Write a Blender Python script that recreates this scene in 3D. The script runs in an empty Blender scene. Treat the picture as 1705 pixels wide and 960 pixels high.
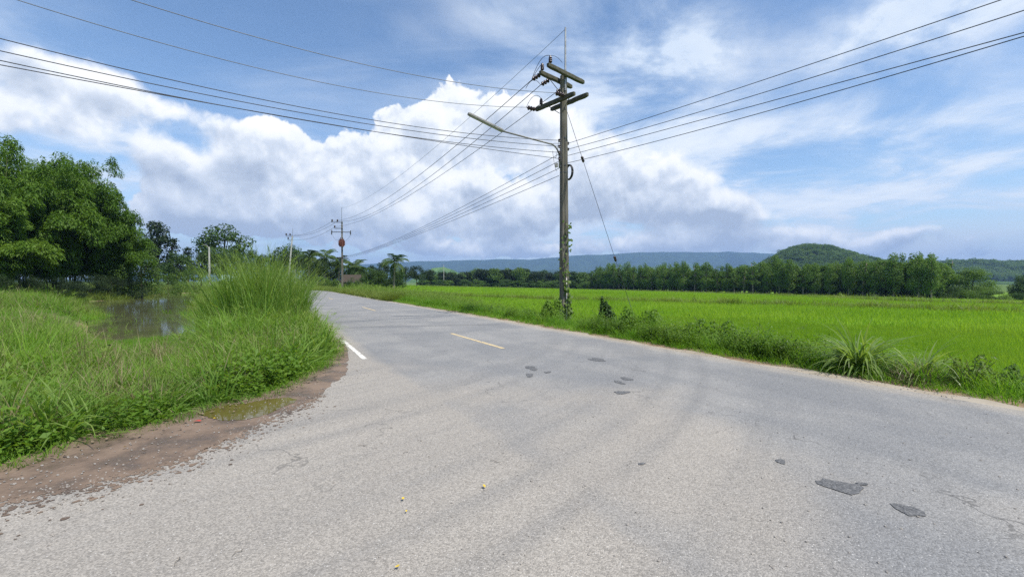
import bpy, bmesh, math, random
import numpy as np
from mathutils import Vector, Matrix, Euler
from mathutils.geometry import tessellate_polygon

SC = bpy.context.scene
COL = SC.collection
rng = np.random.default_rng(7)
random.seed(7)

# ------------------------------------------------------------------ camera
F, CX, HY, CAMH = 715.0, 852.5, 468.0, 1.6        # focal length and horizon of a 1705 px wide picture
cam_data = bpy.data.cameras.new('camera')
cam = bpy.data.objects.new('camera', cam_data)
COL.objects.link(cam)
cam.location = (0, 0, CAMH)
cam.rotation_euler = (math.radians(90 - 0.96), 0, 0)
cam_data.sensor_width = 36
cam_data.lens = 36 * F / 1705
cam_data.clip_start = 0.05
cam_data.clip_end = 40000
SC.camera = cam

# ------------------------------------------------------------------ render look
SC.view_settings.view_transform = 'Standard'
SC.view_settings.look = 'None'
SC.view_settings.exposure = 0.22
SC.view_settings.gamma = 1.0
SC.render.engine = 'CYCLES'
SC.cycles.max_bounces = 6
SC.cycles.diffuse_bounces = 3
SC.cycles.glossy_bounces = 2
SC.cycles.transmission_bounces = 4
SC.cycles.volume_bounces = 0
SC.cycles.transparent_max_bounces = 6
SC.cycles.use_denoising = False
SC.cycles.sample_clamp_indirect = 4.0


# ------------------------------------------------------------------ node helper
class G:
    def __init__(self, nt):
        self.nt = nt
        nt.nodes.clear()

    def n(self, typ, **kw):
        nd = self.nt.nodes.new(typ)
        for k, v in kw.items():
            setattr(nd, k, v)
        return nd

    def put(self, sock, v):
        if v is None:
            return
        if isinstance(v, bpy.types.NodeSocket):
            self.nt.links.new(v, sock)
        else:
            if sock.type == 'RGBA' and len(v) == 3:
                v = (*v, 1)
            sock.default_value = v

    def m(self, op, a, b=None, c=None, clamp=False):
        nd = self.n('ShaderNodeMath', operation=op, use_clamp=clamp)
        for i, v in enumerate((a, b, c)):
            self.put(nd.inputs[i], v)
        return nd.outputs[0]

    def v(self, op, a, b=None, scale=None):
        nd = self.n('ShaderNodeVectorMath', operation=op)
        self.put(nd.inputs[0], a)
        if b is not None:
            self.put(nd.inputs[1], b)
        if scale is not None:
            self.put(nd.inputs['Scale'], scale)
        return nd.outputs['Value'] if op in ('DOT_PRODUCT', 'LENGTH', 'DISTANCE') else nd.outputs[0]

    def noise(self, vec, scale, detail=4, rough=0.5, dist=0.0, lac=2.0, col=False):
        nd = self.n('ShaderNodeTexNoise')
        if vec is not None:
            self.put(nd.inputs['Vector'], vec)
        for k, v in (('Scale', scale), ('Detail', detail), ('Roughness', rough), ('Distortion', dist), ('Lacunarity', lac)):
            self.put(nd.inputs[k], v)
        return nd.outputs['Color' if col else 'Fac']

    def voro(self, vec, scale, feature='F1', out='Distance', rand=1.0, detail=0.0):
        nd = self.n('ShaderNodeTexVoronoi', feature=feature)
        self.put(nd.inputs['Vector'], vec)
        self.put(nd.inputs['Scale'], scale)
        self.put(nd.inputs['Randomness'], rand)
        if 'Detail' in nd.inputs:
            self.put(nd.inputs['Detail'], detail)
        return nd.outputs[out]

    def mix(self, f, a, b, blend='MIX', clamp=False):
        nd = self.n('ShaderNodeMix', data_type='RGBA', blend_type=blend)
        self.put(nd.inputs[0], f)
        self.put(nd.inputs[6], a)
        self.put(nd.inputs[7], b)
        return nd.outputs[2]

    def sm(self, x, lo, hi, a=0.0, b=1.0):
        nd = self.n('ShaderNodeMapRange', interpolation_type='SMOOTHSTEP')
        self.put(nd.inputs[0], x)
        for i, v in enumerate((lo, hi, a, b)):
            self.put(nd.inputs[i + 1], v)
        return nd.outputs[0]

    def lin(self, x, lo, hi, a=0.0, b=1.0):
        nd = self.n('ShaderNodeMapRange')
        self.put(nd.inputs[0], x)
        for i, v in enumerate((lo, hi, a, b)):
            self.put(nd.inputs[i + 1], v)
        return nd.outputs[0]

    def ramp(self, f, stops):
        nd = self.n('ShaderNodeValToRGB')
        self.put(nd.inputs[0], f)
        el = nd.color_ramp.elements
        while len(el) < len(stops):
            el.new(0.5)
        for e, (p, c) in zip(el, stops):
            e.position = p
            e.color = (*c, 1)
        return nd.outputs[0]

    def xyz(self, vec):
        nd = self.n('ShaderNodeSeparateXYZ')
        self.put(nd.inputs[0], vec)
        return nd.outputs

    def comb(self, x, y, z):
        nd = self.n('ShaderNodeCombineXYZ')
        for i, v in enumerate((x, y, z)):
            self.put(nd.inputs[i], v)
        return nd.outputs[0]


# ------------------------------------------------------------------ sun, sky and clouds
SUN_EL, SUN_AZ = math.radians(60), math.atan2(0.66, -0.50)      # azimuth clockwise from +Y: high, right, a little behind the camera
sd = Vector((math.sin(SUN_AZ) * math.cos(SUN_EL), math.cos(SUN_AZ) * math.cos(SUN_EL), math.sin(SUN_EL)))
sun_data = bpy.data.lights.new('sun', 'SUN')
sun_data.energy = 4.9
sun_data.angle = math.radians(0.5)
sun_data.color = (1.0, 0.955, 0.88)
sun = bpy.data.objects.new('sun', sun_data)
COL.objects.link(sun)
sun.rotation_euler = sd.to_track_quat('Z', 'Y').to_euler()
sun.location = (0, 0, 60)

world = bpy.data.worlds.new('World')
SC.world = world
world.use_nodes = True


def ang(px, py):
    az = math.atan((px - CX) / F)
    return az, math.atan((HY - py) / F * math.cos(az))


def build_sky():
    g = G(world.node_tree)
    out = g.n('ShaderNodeOutputWorld')
    sky = g.n('ShaderNodeTexSky', sky_type='NISHITA')
    sky.sun_disc = False
    sky.sun_elevation = SUN_EL
    sky.sun_rotation = SUN_AZ
    sky.air_density = 1.0
    sky.dust_density = 0.6
    sky.ozone_density = 1.0
    D = g.v('NORMALIZE', g.n('ShaderNodeTexCoord').outputs['Generated'])

    def azel(d):
        x, y, z = g.xyz(d)
        return g.comb(g.m('ARCTAN2', x, y), g.m('ARCSINE', z), 0.0)

    def blobs(p, lst):
        tot = None
        for (px, py, rx, ry, w) in lst:
            a, e = ang(px, py)
            a1, e1 = ang(px + rx, py)
            a0, e0 = ang(px - rx, py)
            _, et = ang(px, py - ry)
            q = g.v('MULTIPLY', g.v('SUBTRACT', p, (a, e, 0)), (2 / (a1 - a0), 1 / (et - e), 0))
            l2 = g.v('DOT_PRODUCT', q, q)
            v = g.m('MULTIPLY', g.m('POWER', 2.0, g.m('MULTIPLY', l2, -1.0)), w)
            tot = v if tot is None else g.m('ADD', tot, v)
        return tot

    # --- towering cumulus: (centre x, y, half width, half height, weight) seen in the sky
    bank = [(282, 266, 46, 26, .60), (320, 322, 100, 50, .55), (400, 262, 50, 34, .40), (478, 232, 74, 46, .70), (510, 318, 140, 52, .42),
            (660, 275, 100, 66, .48), (705, 200, 74, 48, .64), (790, 240, 90, 60, .36), (820, 140, 60, 50, .22), (860, 200, 70, 60, .28),
            (400, 372, 170, 30, .50), (600, 370, 200, 34, .42), (830, 360, 150, 40, .42), (1010, 340, 130, 46, .38), (930, 270, 120, 70, .40),
            (1060, 270, 100, 50, .34), (1160, 330, 110, 40, .36),
            (980, 225, 110, 60, .34), (1080, 330, 150, 50, .34), (620, 300, 220, 60, .22), (420, 330, 160, 50, .22), (1130, 352, 62, 20, .40), (1240, 374, 66, 24, .50), (1180, 398, 160, 18, .44), (1060, 415, 160, 16, .44), (1300, 420, 160, 14, .42),
            (1490, 388, 36, 12, .46), (1555, 378, 40, 14, .50), (1650, 394, 60, 18, .48), (1350, 390, 60, 16, .44), (1200, 345, 46, 16, .40), (1290, 356, 40, 12, .34), (1430, 408, 150, 13, .40), (1600, 424, 180, 12, .46), (800, 420, 170, 16, .40)]
    left = [(70, 130, 130, 62, .78), (190, 160, 100, 44, .62), (320, 192, 76, 22, .45), (40, 205, 170, 34, .62), (-300, 150, 260, 80, .8)]
    p0 = azel(D)

    # clouds beyond the frame, so that the sky goes on all round: broad noise, faded out inside the framed part
    frame = blobs(p0, [(852, 230, 1250, 420, 1.0)])
    wide = g.m('MULTIPLY', g.sm(g.noise(D, 2.2, 3, .5), .44, .7), g.m('SUBTRACT', 1.0, g.sm(frame, .25, .6)))
    wide = g.m('MULTIPLY', wide, g.sm(g.xyz(D)[2], .0, .12))

    base = g.m('ADD', g.m('ADD', blobs(p0, bank), blobs(p0, left)), g.m('MULTIPLY', wide, .8))

    def puff(d):
        warp = g.v('SCALE', g.v('SUBTRACT', g.noise(d, 10.0, 4, .6, col=True), (.5, .5, .5)), scale=.050)
        q = g.v('ADD', d, warp)
        n1 = g.noise(q, 6.5, 9, .60)
        b1 = g.m('SUBTRACT', .60, g.voro(q, 15.0, 'SMOOTH_F1', detail=3.0))
        return g.m('ADD', g.m('MULTIPLY', g.m('SUBTRACT', n1, .5), 1.15), g.m('MULTIPLY', b1, .42))

    dens = g.m('ADD', base, puff(D))
    Du = g.v('NORMALIZE', g.v('ADD', D, (.005, .0, .016)))
    pu = azel(Du)
    dens_up = g.m('ADD', g.m('ADD', blobs(pu, bank), blobs(pu, left)), g.m('ADD', puff(Du), g.m('MULTIPLY', wide, .8)))
    thr = .45
    soft = g.sm(blobs(p0, [(100, 170, 330, 110, 1.0), (1080, 290, 240, 120, 1.0), (1500, 390, 400, 60, .6)]), .2, .7, .07, .34)
    alpha = g.sm(dens, thr, g.m('ADD', thr, soft))
    lit = g.m('ADD', .58, g.m('MULTIPLY', g.m('SUBTRACT', dens, dens_up), 1.35))
    big = g.m('SUBTRACT', g.noise(D, 7.0, 4, .5), g.noise(g.v('ADD', D, (.01, .0, .05)), 7.0, 4, .5))
    lit = g.m('ADD', lit, g.m('MULTIPLY', big, 1.7))
    # deep parts low in the bank are grey: less light comes through
    elev = g.xyz(p0)[1]
    thick = g.m('MULTIPLY', g.sm(dens, .65, 1.2), .26)
    low = g.m('MULTIPLY', g.sm(elev, .22, .055), .40)
    lit = g.m('SUBTRACT', g.m('SUBTRACT', lit, thick), low, clamp=True)
    ccol = g.ramp(lit, [(0.0, (.41, .48, .60)), (.26, (.54, .61, .72)), (.50, (.70, .76, .85)), (.70, (.91, .94, .97)), (1.0, (1.02, 1.02, 1.02))])

    # --- thin high cloud in streaks that rise to the right
    x, y, z = g.xyz(D)
    zz = g.m('ADD', g.m('MAXIMUM', z, 0.0), .12)
    pl = g.comb(g.m('DIVIDE', x, zz), g.m('DIVIDE', y, zz), 0.0)
    rot = g.n('ShaderNodeMapping')
    g.put(rot.inputs[0], pl)
    rot.inputs['Rotation'].default_value = (0, 0, math.radians(-33))
    rot.inputs['Scale'].default_value = (.33, 1.25, 1)
    st = g.noise(rot.outputs[0], 1.1, 7, .58, 1.2)
    st2 = g.noise(pl, 1.5, 6, .6, .4)
    patch = blobs(p0, [(1530, 30, 150, 55, 1.3), (1350, 250, 420, 150, .16), (1120, 90, 90, 60, 1.0), (980, 60, 120, 80, .75),
                       (820, 20, 60, 36, .45), (1020, 230, 150, 80, .42), (1120, 330, 330, 90, .80), (600, 330, 420, 80, .6), (1500, 300, 300, 90, .22), (680, 60, 70, 30, .12), (30, 40, 120, 60, .3),
                       (180, 240, 160, 60, .35), (250, 330, 90, 90, .4), (900, 250, 120, 120, .5)])
    cir = g.m('ADD', g.m('MULTIPLY', g.sm(st, .42, .80), .50), g.m('MULTIPLY', g.m('MULTIPLY', patch, 1.35), g.sm(st2, .34, .66)))
    cir = g.m('ADD', cir, g.m('MULTIPLY', g.sm(elev, .34, .0), .22))
    cir = g.m('MINIMUM', cir, .92)
    # far grey layer cloud low over the horizon, darkest under the big bank
    deck = g.m('MULTIPLY', g.sm(elev, .15, .05), g.m('ADD', .55, g.m('MULTIPLY', g.sm(g.noise(g.v('MULTIPLY', D, (1, 1, 5)), 5.0, 5, .55), .35, .65), .45)))
    rain = blobs(p0, [(540, 390, 260, 44, 1.0)])

    bg_sky = g.n('ShaderNodeBackground')
    tint = g.mix(1.0, sky.outputs[0], (1.00, 1.14, 1.24), 'MULTIPLY')
    g.put(bg_sky.inputs[0], tint)
    bg_sky.inputs[1].default_value = .125
    bg_cir = g.n('ShaderNodeBackground')
    g.put(bg_cir.inputs[0], g.mix(deck, g.mix(g.sm(st2, .35, .75), (.58, .70, .87), (.86, .91, .97)),
                                  g.mix(rain, (.64, .71, .80), (.24, .34, .52))))
    cir = g.m('MAXIMUM', cir, g.m('MULTIPLY', deck, .95))
    bg_cu = g.n('ShaderNodeBackground')
    g.put(bg_cu.inputs[0], ccol)
    m1 = g.n('ShaderNodeMixShader')
    g.put(m1.inputs[0], cir)
    g.put(m1.inputs[1], bg_sky.outputs[0])
    g.put(m1.inputs[2], bg_cir.outputs[0])
    m2 = g.n('ShaderNodeMixShader')
    g.put(m2.inputs[0], alpha)
    g.put(m2.inputs[1], m1.outputs[0])
    g.put(m2.inputs[2], bg_cu.outputs[0])
    g.put(out.inputs[0], m2.outputs[0])


build_sky()
world.cycles.sampling_method = 'MANUAL'
world.cycles.sample_map_resolution = 256


# ------------------------------------------------------------------ lay of the land
U = np.array([-0.4905, 0.8714])                  # along the main road, away from the camera
NR = np.array([0.8714, 0.4905])                  # to its right
C0 = np.array([-0.17, 10.2])                     # a point on its centre line
HALF = 3.25


def smooth(x, a, b):
    t = np.clip((np.asarray(x, float) - a) / (b - a), 0, 1)
    return t * t * (3 - 2 * t)


def road_sa(x, y):
    dx, dy = np.asarray(x, float) - C0[0], np.asarray(y, float) - C0[1]
    return dx * NR[0] + dy * NR[1], dx * U[0] + dy * U[1]


def road_pt(s, a):
    return C0[0] + a * U[0] + s * NR[0], C0[1] + a * U[1] + s * NR[1]


def ray(px, py, z=0.0):
    """point at height z that stands at a picture position (used for measuring the place)"""
    d = (CAMH - z) * F / (py - HY)
    return ((px - CX) / F * d, d)


def poly_sd(x, y, poly):
    """signed distance to a polygon, negative inside"""
    x, y = np.asarray(x, float), np.asarray(y, float)
    d = np.full(x.shape, 1e18)
    inside = np.zeros(x.shape, bool)
    n = len(poly)
    for i in range(n):
        ax, ay = poly[i]
        bx, by = poly[(i + 1) % n]
        ex, ey = bx - ax, by - ay
        wx, wy = x - ax, y - ay
        t = np.clip((wx * ex + wy * ey) / (ex * ex + ey * ey), 0, 1)
        d = np.minimum(d, (wx - ex * t) ** 2 + (wy - ey * t) ** 2)
        c = (ay > y) != (by > y)
        with np.errstate(divide='ignore', invalid='ignore'):
            xi = ax + (y - ay) / (by - ay if by != ay else 1e-9) * ex
        inside ^= c & (x < xi)
    return np.where(inside, -1, 1) * np.sqrt(d)


def spline(pts, n=8):
    out = []
    P = [np.array(p, float) for p in pts]
    for i in range(len(P) - 1):
        p0, p1, p2, p3 = P[max(i - 1, 0)], P[i], P[i + 1], P[min(i + 2, len(P) - 1)]
        for k in range(n):
            t = k / n
            out.append(0.5 * (2 * p1 + (p2 - p0) * t + (2 * p0 - 5 * p1 + 4 * p2 - p3) * t * t + (3 * p1 - p0 - 3 * p2 + p3) * t ** 3))
    out.append(P[-1])
    return out


WATER = -0.75
POND = [tuple(p) for p in spline([(-15, 16.3), (-14.1, 19.3), (-17.8, 25), (-23.3, 32), (-33, 46), (-41.5, 58), (-56, 80), (-65, 84), (-58, 67), (-50, 55),
                                  (-47.5, 46), (-40.5, 38), (-33.5, 33), (-26, 26.5), (-19.6, 20.3), (-15, 16.3)], 4)[:-1]]

FIELD_S = lambda a: 6.2 + 2.3 * smooth(a, 0, 9) + 2.2 * smooth(a, 12, 40)      # where the rice begins, right of the road


def height(x, y):
    x, y = np.asarray(x, float), np.asarray(y, float)
    s, a = road_sa(x, y)
    fs = FIELD_S(a)
    z = -0.045 - 0.0 * s
    right = smooth(s, 4.0, 4.0 + (fs - 4.0) * 0.9)
    z = z - right * 0.55
    z = z - 0.0265 * np.clip(s - 45, 0, 125) * (s > 0)
    z = z + 0.10 * np.exp(-((s - 4.4) / 0.5) ** 2)
    far = np.hypot(x, y)
    # left bank
    L = smooth(-s, 4.2, 7.0) * smooth(far, 5, 9)
    z = z - 0.16 * L
    sd = poly_sd(x, y, POND)
    z = z - smooth(-sd, -2.0, .8) * 1.0
    z = z - .34 * (1 - smooth(sd, .5, 7.5)) * (y < 24) * smooth(far, 6, 11)
    z = z + 0.55 * smooth(sd, 2, 14) * smooth(-s, 16, 34) * smooth(y, 25, 45)
    return z


def hz(x, y):
    return float(height(np.array([x]), np.array([y]))[0])


# ------------------------------------------------------------------ mesh helpers
class MB:
    def __init__(self):
        self.v, self.f, self.mi = [], [], []

    def add(self, vs, fs, mi=0):
        o = len(self.v)
        self.v += [tuple(map(float, p)) for p in vs]
        self.f += [tuple(i + o for i in f) for f in fs]
        self.mi += [mi] * len(fs)
        return self

    def box(self, c, size, M=None, mi=0, taper=1.0):
        x, y, z = (s / 2 for s in size)
        vs = [Vector((sx * x * (taper if sz > 0 else 1), sy * y * (taper if sz > 0 else 1), sz * z)) for sz in (-1, 1) for sy in (-1, 1) for sx in (-1, 1)]
        if M is not None:
            vs = [M @ v for v in vs]
        vs = [v + Vector(c) for v in vs]
        return self.add(vs, [(0, 2, 3, 1), (4, 5, 7, 6), (0, 1, 5, 4), (2, 6, 7, 3), (0, 4, 6, 2), (1, 3, 7, 5)], mi)

    def tube(self, pts, rad, sides=8, cap=True, mi=0, flat=1.0):
        pts = [Vector(p) for p in pts]
        n = len(pts)
        if not hasattr(rad, '__len__'):
            rad = [rad] * n
        t0 = (pts[1] - pts[0]).normalized()
        up = Vector((0, 0, 1)) if abs(t0.z) < .9 else Vector((1, 0, 0))
        nn = (up - t0 * up.dot(t0)).normalized()
        vs = []
        for i, p in enumerate(pts):
            t = (pts[min(i + 1, n - 1)] - pts[max(i - 1, 0)]).normalized()
            nn = (nn - t * nn.dot(t)).normalized()
            b = t.cross(nn)
            for k in range(sides):
                w = 2 * math.pi * k / sides
                vs.append(p + (nn * math.cos(w) * flat + b * math.sin(w)) * rad[i])
        fs = [(i * sides + k, i * sides + (k + 1) % sides, (i + 1) * sides + (k + 1) % sides, (i + 1) * sides + k) for i in range(n - 1) for k in range(sides)]
        if cap:
            fs.append(tuple(range(sides - 1, -1, -1)))
            fs.append(tuple((n - 1) * sides + k for k in range(sides)))
        return self.add(vs, fs, mi)

    def lathe(self, o, axis, prof, sides=10, mi=0):
        """prof: (distance along axis, radius)"""
        a = Vector(axis).normalized()
        return self.tube([Vector(o) + a * max(d, 1e-4 * i) for i, (d, r) in enumerate(prof)], [r for d, r in prof], sides, True, mi) if False else self._lathe(Vector(o), a, prof, sides, mi)

    def _lathe(self, o, a, prof, sides, mi):
        n = a.orthogonal().normalized()
        b = a.cross(n)
        vs = [o + a * d + (n * math.cos(2 * math.pi * k / sides) + b * math.sin(2 * math.pi * k / sides)) * r for d, r in prof for k in range(sides)]
        m = len(prof)
        fs = [(i * sides + k, i * sides + (k + 1) % sides, (i + 1) * sides + (k + 1) % sides, (i + 1) * sides + k) for i in range(m - 1) for k in range(sides)]
        fs += [tuple(range(sides - 1, -1, -1)), tuple((m - 1) * sides + k for k in range(sides))]
        return self.add(vs, fs, mi)

    def mesh(self, name, mats, smooth_=False):
        me = bpy.data.meshes.new(name)
        me.from_pydata(self.v, [], self.f)
        for m in (mats if isinstance(mats, (list, tuple)) else [mats]):
            me.materials.append(m)
        if any(self.mi):
            me.polygons.foreach_set('material_index', self.mi)
        if smooth_:
            me.polygons.foreach_set('use_smooth', [True] * len(me.polygons))
        me.update()
        return me

    def build(self, name, mats, parent=None, smooth_=False):
        return link(name, self.mesh(name, mats, smooth_), parent)


def link(name, data, parent=None, loc=None):
    o = bpy.data.objects.new(name, data)
    COL.objects.link(o)
    if parent is not None:
        o.parent = parent
    if loc is not None:
        o.location = loc
    return o


def tag(o, label=None, cat=None, group=None, kind=None):
    for k, v in (('label', label), ('category', cat), ('group', group), ('kind', kind)):
        if v:
            o[k] = v
    return o


def thing(name, label, cat, loc=(0, 0, 0), rz=0.0, group=None):
    o = link(name, None, None, loc)
    o.rotation_euler = (0, 0, rz)
    return tag(o, label, cat, group)


def copy_tree(o, parent=None):
    c = o.copy()
    COL.objects.link(c)
    if parent is not None:
        c.parent = parent
    for ch in list(o.children):
        copy_tree(ch, c)
    return c


def np_mesh(name, V, Fq, mats, attrs=None):
    """V (n,3); Fq list of index arrays (quads (m,4) or tris (m,3))"""
    me = bpy.data.meshes.new(name)
    me.vertices.add(len(V))
    me.vertices.foreach_set('co', np.asarray(V, np.float32).ravel())
    loops = np.concatenate([f.ravel() for f in Fq]).astype(np.int32)
    sizes = np.concatenate([np.full(len(f), f.shape[1]) for f in Fq]).astype(np.int32)
    starts = np.concatenate([[0], np.cumsum(sizes)[:-1]]).astype(np.int32)
    me.loops.add(len(loops))
    me.loops.foreach_set('vertex_index', loops)
    me.polygons.add(len(sizes))
    me.polygons.foreach_set('loop_start', starts)
    for k, (dom, typ, arr) in (attrs or {}).items():
        at = me.attributes.new(k, typ, dom)
        at.data.foreach_set('value' if typ in ('FLOAT', 'INT') else 'vector', np.asarray(arr).ravel())
    for m in (mats if isinstance(mats, (list, tuple)) else [mats]):
        me.materials.append(m)
    me.update(calc_edges=True)
    me.validate()
    return me


# ------------------------------------------------------------------ materials
def mat(name):
    m = bpy.data.materials.new(name)
    m.use_nodes = True
    g = G(m.node_tree)
    out = g.n('ShaderNodeOutputMaterial')
    return m, g, out


def principled(g, out, color, rough=.7, spec=.3, metal=0.0, bump=None, bstr=.3, bdist=.02, **kw):
    p = g.n('ShaderNodeBsdfPrincipled')
    g.put(p.inputs['Base Color'], color)
    g.put(p.inputs['Roughness'], rough)
    g.put(p.inputs['Specular IOR Level'], spec)
    g.put(p.inputs['Metallic'], metal)
    for k, v in kw.items():
        g.put(p.inputs[k], v)
    if bump is not None:
        b = g.n('ShaderNodeBump')
        g.put(b.inputs['Height'], bump)
        b.inputs['Strength'].default_value = bstr
        b.inputs['Distance'].default_value = bdist
        g.put(p.inputs['Normal'], b.outputs[0])
    g.put(out.inputs[0], p.outputs[0])
    return p


def simple(name, c1, c2=None, scale=6.0, rough=.7, spec=.3, metal=0.0, stretch=(1, 1, 1), bstr=.2):
    m, g, out = mat(name)
    co = g.n('ShaderNodeTexCoord').outputs['Object']
    co = g.v('MULTIPLY', co, stretch)
    nz = g.noise(co, scale, 5, .6)
    col = g.mix(g.sm(nz, .32, .68), c1, c2 or tuple(x * .7 for x in c1))
    principled(g, out, col, rough, spec, metal, bump=nz, bstr=bstr)
    return m


def foliage(name, cols, trans=.35, rough=.55, spec=.25, vscale=.25, vamt=.5, tip=None, hue_by_place=0.0):
    """leaf material: tint differs per object or instance and in soft patches; thin blades let light through"""
    m, g, out = mat(name)
    info = g.n('ShaderNodeObjectInfo')
    geo = g.n('ShaderNodeNewGeometry')
    nz = g.noise(geo.outputs['Position'], vscale, 3, .6)
    rnd = info.outputs['Random']
    isl = geo.outputs['Random Per Island']
    f = g.m('ADD', g.m('ADD', g.m('MULTIPLY', g.m('SUBTRACT', nz, .5), 2 * vamt), g.m('MULTIPLY', g.m('SUBTRACT', rnd, .5), .35)),
            g.m('ADD', g.m('MULTIPLY', g.m('SUBTRACT', isl, .5), .5), .5), clamp=True)
    n = len(cols)
    col = g.ramp(f, [(i / (n - 1), c) for i, c in enumerate(cols)])
    if tip is not None:
        at = g.n('ShaderNodeAttribute', attribute_name='along')
        col = g.mix(g.sm(at.outputs['Fac'], .45, 1.0, 0.0, tip[1]), col, tip[0])
    p = g.n('ShaderNodeBsdfPrincipled')
    g.put(p.inputs['Base Color'], col)
    g.put(p.inputs['Roughness'], rough)
    g.put(p.inputs['Specular IOR Level'], spec)
    t = g.n('ShaderNodeBsdfTranslucent')
    g.put(t.inputs[0], g.mix(1.0, col, (1.25, 1.25, .55), 'MULTIPLY'))
    mx = g.n('ShaderNodeMixShader')
    mx.inputs[0].default_value = trans
    g.put(mx.inputs[1], p.outputs[0])
    g.put(mx.inputs[2], t.outputs[0])
    g.put(out.inputs[0], mx.outputs[0])
    return m


def m_ground():
    m, g, out = mat('earth_and_turf')
    pos = g.n('ShaderNodeNewGeometry').outputs['Position']
    at = g.n('ShaderNodeAttribute', attribute_name='soil')
    rice = g.n('ShaderNodeAttribute', attribute_name='rice')
    n1 = g.noise(pos, .9, 6, .6)
    n2 = g.noise(pos, 9.0, 5, .65)
    n3 = g.noise(pos, .05, 4, .55)
    turf = g.mix(g.sm(n2, .3, .7), (.065, .115, .020), (.115, .16, .035))
    turf = g.mix(g.sm(n3, .35, .65), turf, (.085, .14, .025))
    paddy = g.mix(g.sm(n3, .3, .7), (.16, .29, .022), (.21, .35, .03))
    base = g.mix(rice.outputs['Fac'], turf, paddy)
    soil = g.mix(g.sm(n1, .3, .7), (.20, .135, .085), (.30, .22, .15))
    f = g.sm(g.m('ADD', at.outputs['Fac'], g.m('MULTIPLY', g.m('SUBTRACT', n2, .5), .5)), .4, .6)
    principled(g, out, g.mix(f, base, soil), .9, .15, bump=n2, bstr=.5, bdist=.05)
    return m


def m_asphalt():
    m, g, out = mat('worn_asphalt')
    pos = g.n('ShaderNodeNewGeometry').outputs['Position']
    # aggregate: pale and dark chippings in grey binder
    v = g.voro(pos, 105.0, out='Color')
    vx, vy, _ = g.xyz(v)
    dist = g.voro(pos, 105.0)
    fine = g.noise(pos, 150.0, 3, .6)
    mid = g.noise(pos, 26.0, 4, .65)
    big = g.noise(pos, .55, 5, .6)
    bigger = g.noise(g.v('ADD', pos, (31, 7, 0)), .22, 4, .55)
    x, y, z = g.xyz(pos)
    s = g.m('ADD', g.m('MULTIPLY', g.m('SUBTRACT', x, float(C0[0])), float(NR[0])), g.m('MULTIPLY', g.m('SUBTRACT', y, float(C0[1])), float(NR[1])))
    a = g.m('ADD', g.m('MULTIPLY', g.m('SUBTRACT', x, float(C0[0])), float(U[0])), g.m('MULTIPLY', g.m('SUBTRACT', y, float(C0[1])), float(U[1])))
    col = g.mix(g.sm(big, .34, .66), (.195, .194, .192), (.258, .250, .236))
    # pale dust drawn out along the road and in patches where wheels bring it from the verge
    sv = g.comb(g.m('MULTIPLY', s, 1.6), g.m('MULTIPLY', a, .10), 0.0)
    streak = g.noise(sv, 1.0, 5, .6, .3)
    col = g.mix(g.m('MULTIPLY', g.sm(streak, .46, .70), .30), col, (.155, .157, .160))
    dust = g.m('MULTIPLY', g.sm(bigger, .42, .66), g.sm(y, 13.0, 5.0))
    dust = g.m('ADD', dust, g.sm(g.m('ADD', g.m('ABSOLUTE', s), g.m('MULTIPLY', big, .6)), 3.05, 3.45), clamp=True)
    col = g.mix(g.m('MULTIPLY', dust, .55), col, (.36, .315, .255))
    # curved wheel tracks of cars turning into the side road
    r = g.v('LENGTH', g.v('SUBTRACT', pos, (-10.6, 13.4, 0)))
    tr = g.noise(g.comb(g.m('MULTIPLY', r, 1.9), 0.0, 0.0), 1.0, 3, .6)
    near = g.m('MULTIPLY', g.sm(a, 3.0, -2.0), g.sm(r, 6.0, 9.0))
    col = g.mix(g.m('MULTIPLY', g.m('MULTIPLY', g.m('MULTIPLY', g.sm(tr, .42, .66), near), g.sm(g.m('ADD', big, g.m('MULTIPLY', mid, .4)), .50, .80)), .40), col, (.150, .149, .148))
    chip = g.m('ADD', .70, g.m('MULTIPLY', vx, .58))
    grain = g.m('MULTIPLY', chip, g.m('ADD', .72, g.m('MULTIPLY', fine, .56)))
    holes = g.sm(mid, .66, .75)
    grain = g.m('MULTIPLY', grain, g.m('SUBTRACT', 1.0, g.m('MULTIPLY', holes, .42)))
    col = g.mix(1.0, col, g.comb(grain, grain, grain), 'MULTIPLY')
    white = g.m('MULTIPLY', g.sm(vy, .978, .985), g.sm(dist, .5, .3))
    col = g.mix(g.m('MULTIPLY', white, .7), col, (.62, .60, .56))
    # hairline cracks
    cr = g.voro(g.v('ADD', pos, g.v('SCALE', g.noise(pos, 1.3, 4, .6, col=True), scale=1.4)), .28, 'DISTANCE_TO_EDGE')
    col = g.mix(g.m('MULTIPLY', g.sm(cr, .006, .0015), g.m('MULTIPLY', g.sm(big, .45, .6), .55)), col, (.06, .058, .055))
    bump = g.m('ADD', g.m('MULTIPLY', g.m('SUBTRACT', 1.0, dist), .9), g.m('MULTIPLY', mid, .6))
    principled(g, out, col, g.m('ADD', .72, g.m('MULTIPLY', vy, .2)), .28, bump=bump, bstr=.55, bdist=.008)
    return m


def m_mud():
    m, g, out = mat('wet_mud')
    pos = g.n('ShaderNodeNewGeometry').outputs['Position']
    n1 = g.noise(pos, 2.2, 6, .6)
    n2 = g.noise(pos, 22.0, 5, .65)
    col = g.mix(g.sm(n1, .35, .65), (.105, .074, .052), (.20, .142, .100))
    col = g.mix(g.m('MULTIPLY', g.sm(n2, .55, .72), .5), col, (.29, .225, .17))
    wet = g.sm(n1, .52, .40)
    principled(g, out, col, g.m('SUBTRACT', .75, g.m('MULTIPLY', wet, .38)), .35, bump=g.m('ADD', n1, g.m('MULTIPLY', n2, .4)), bstr=.6, bdist=.03)
    return m


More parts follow.
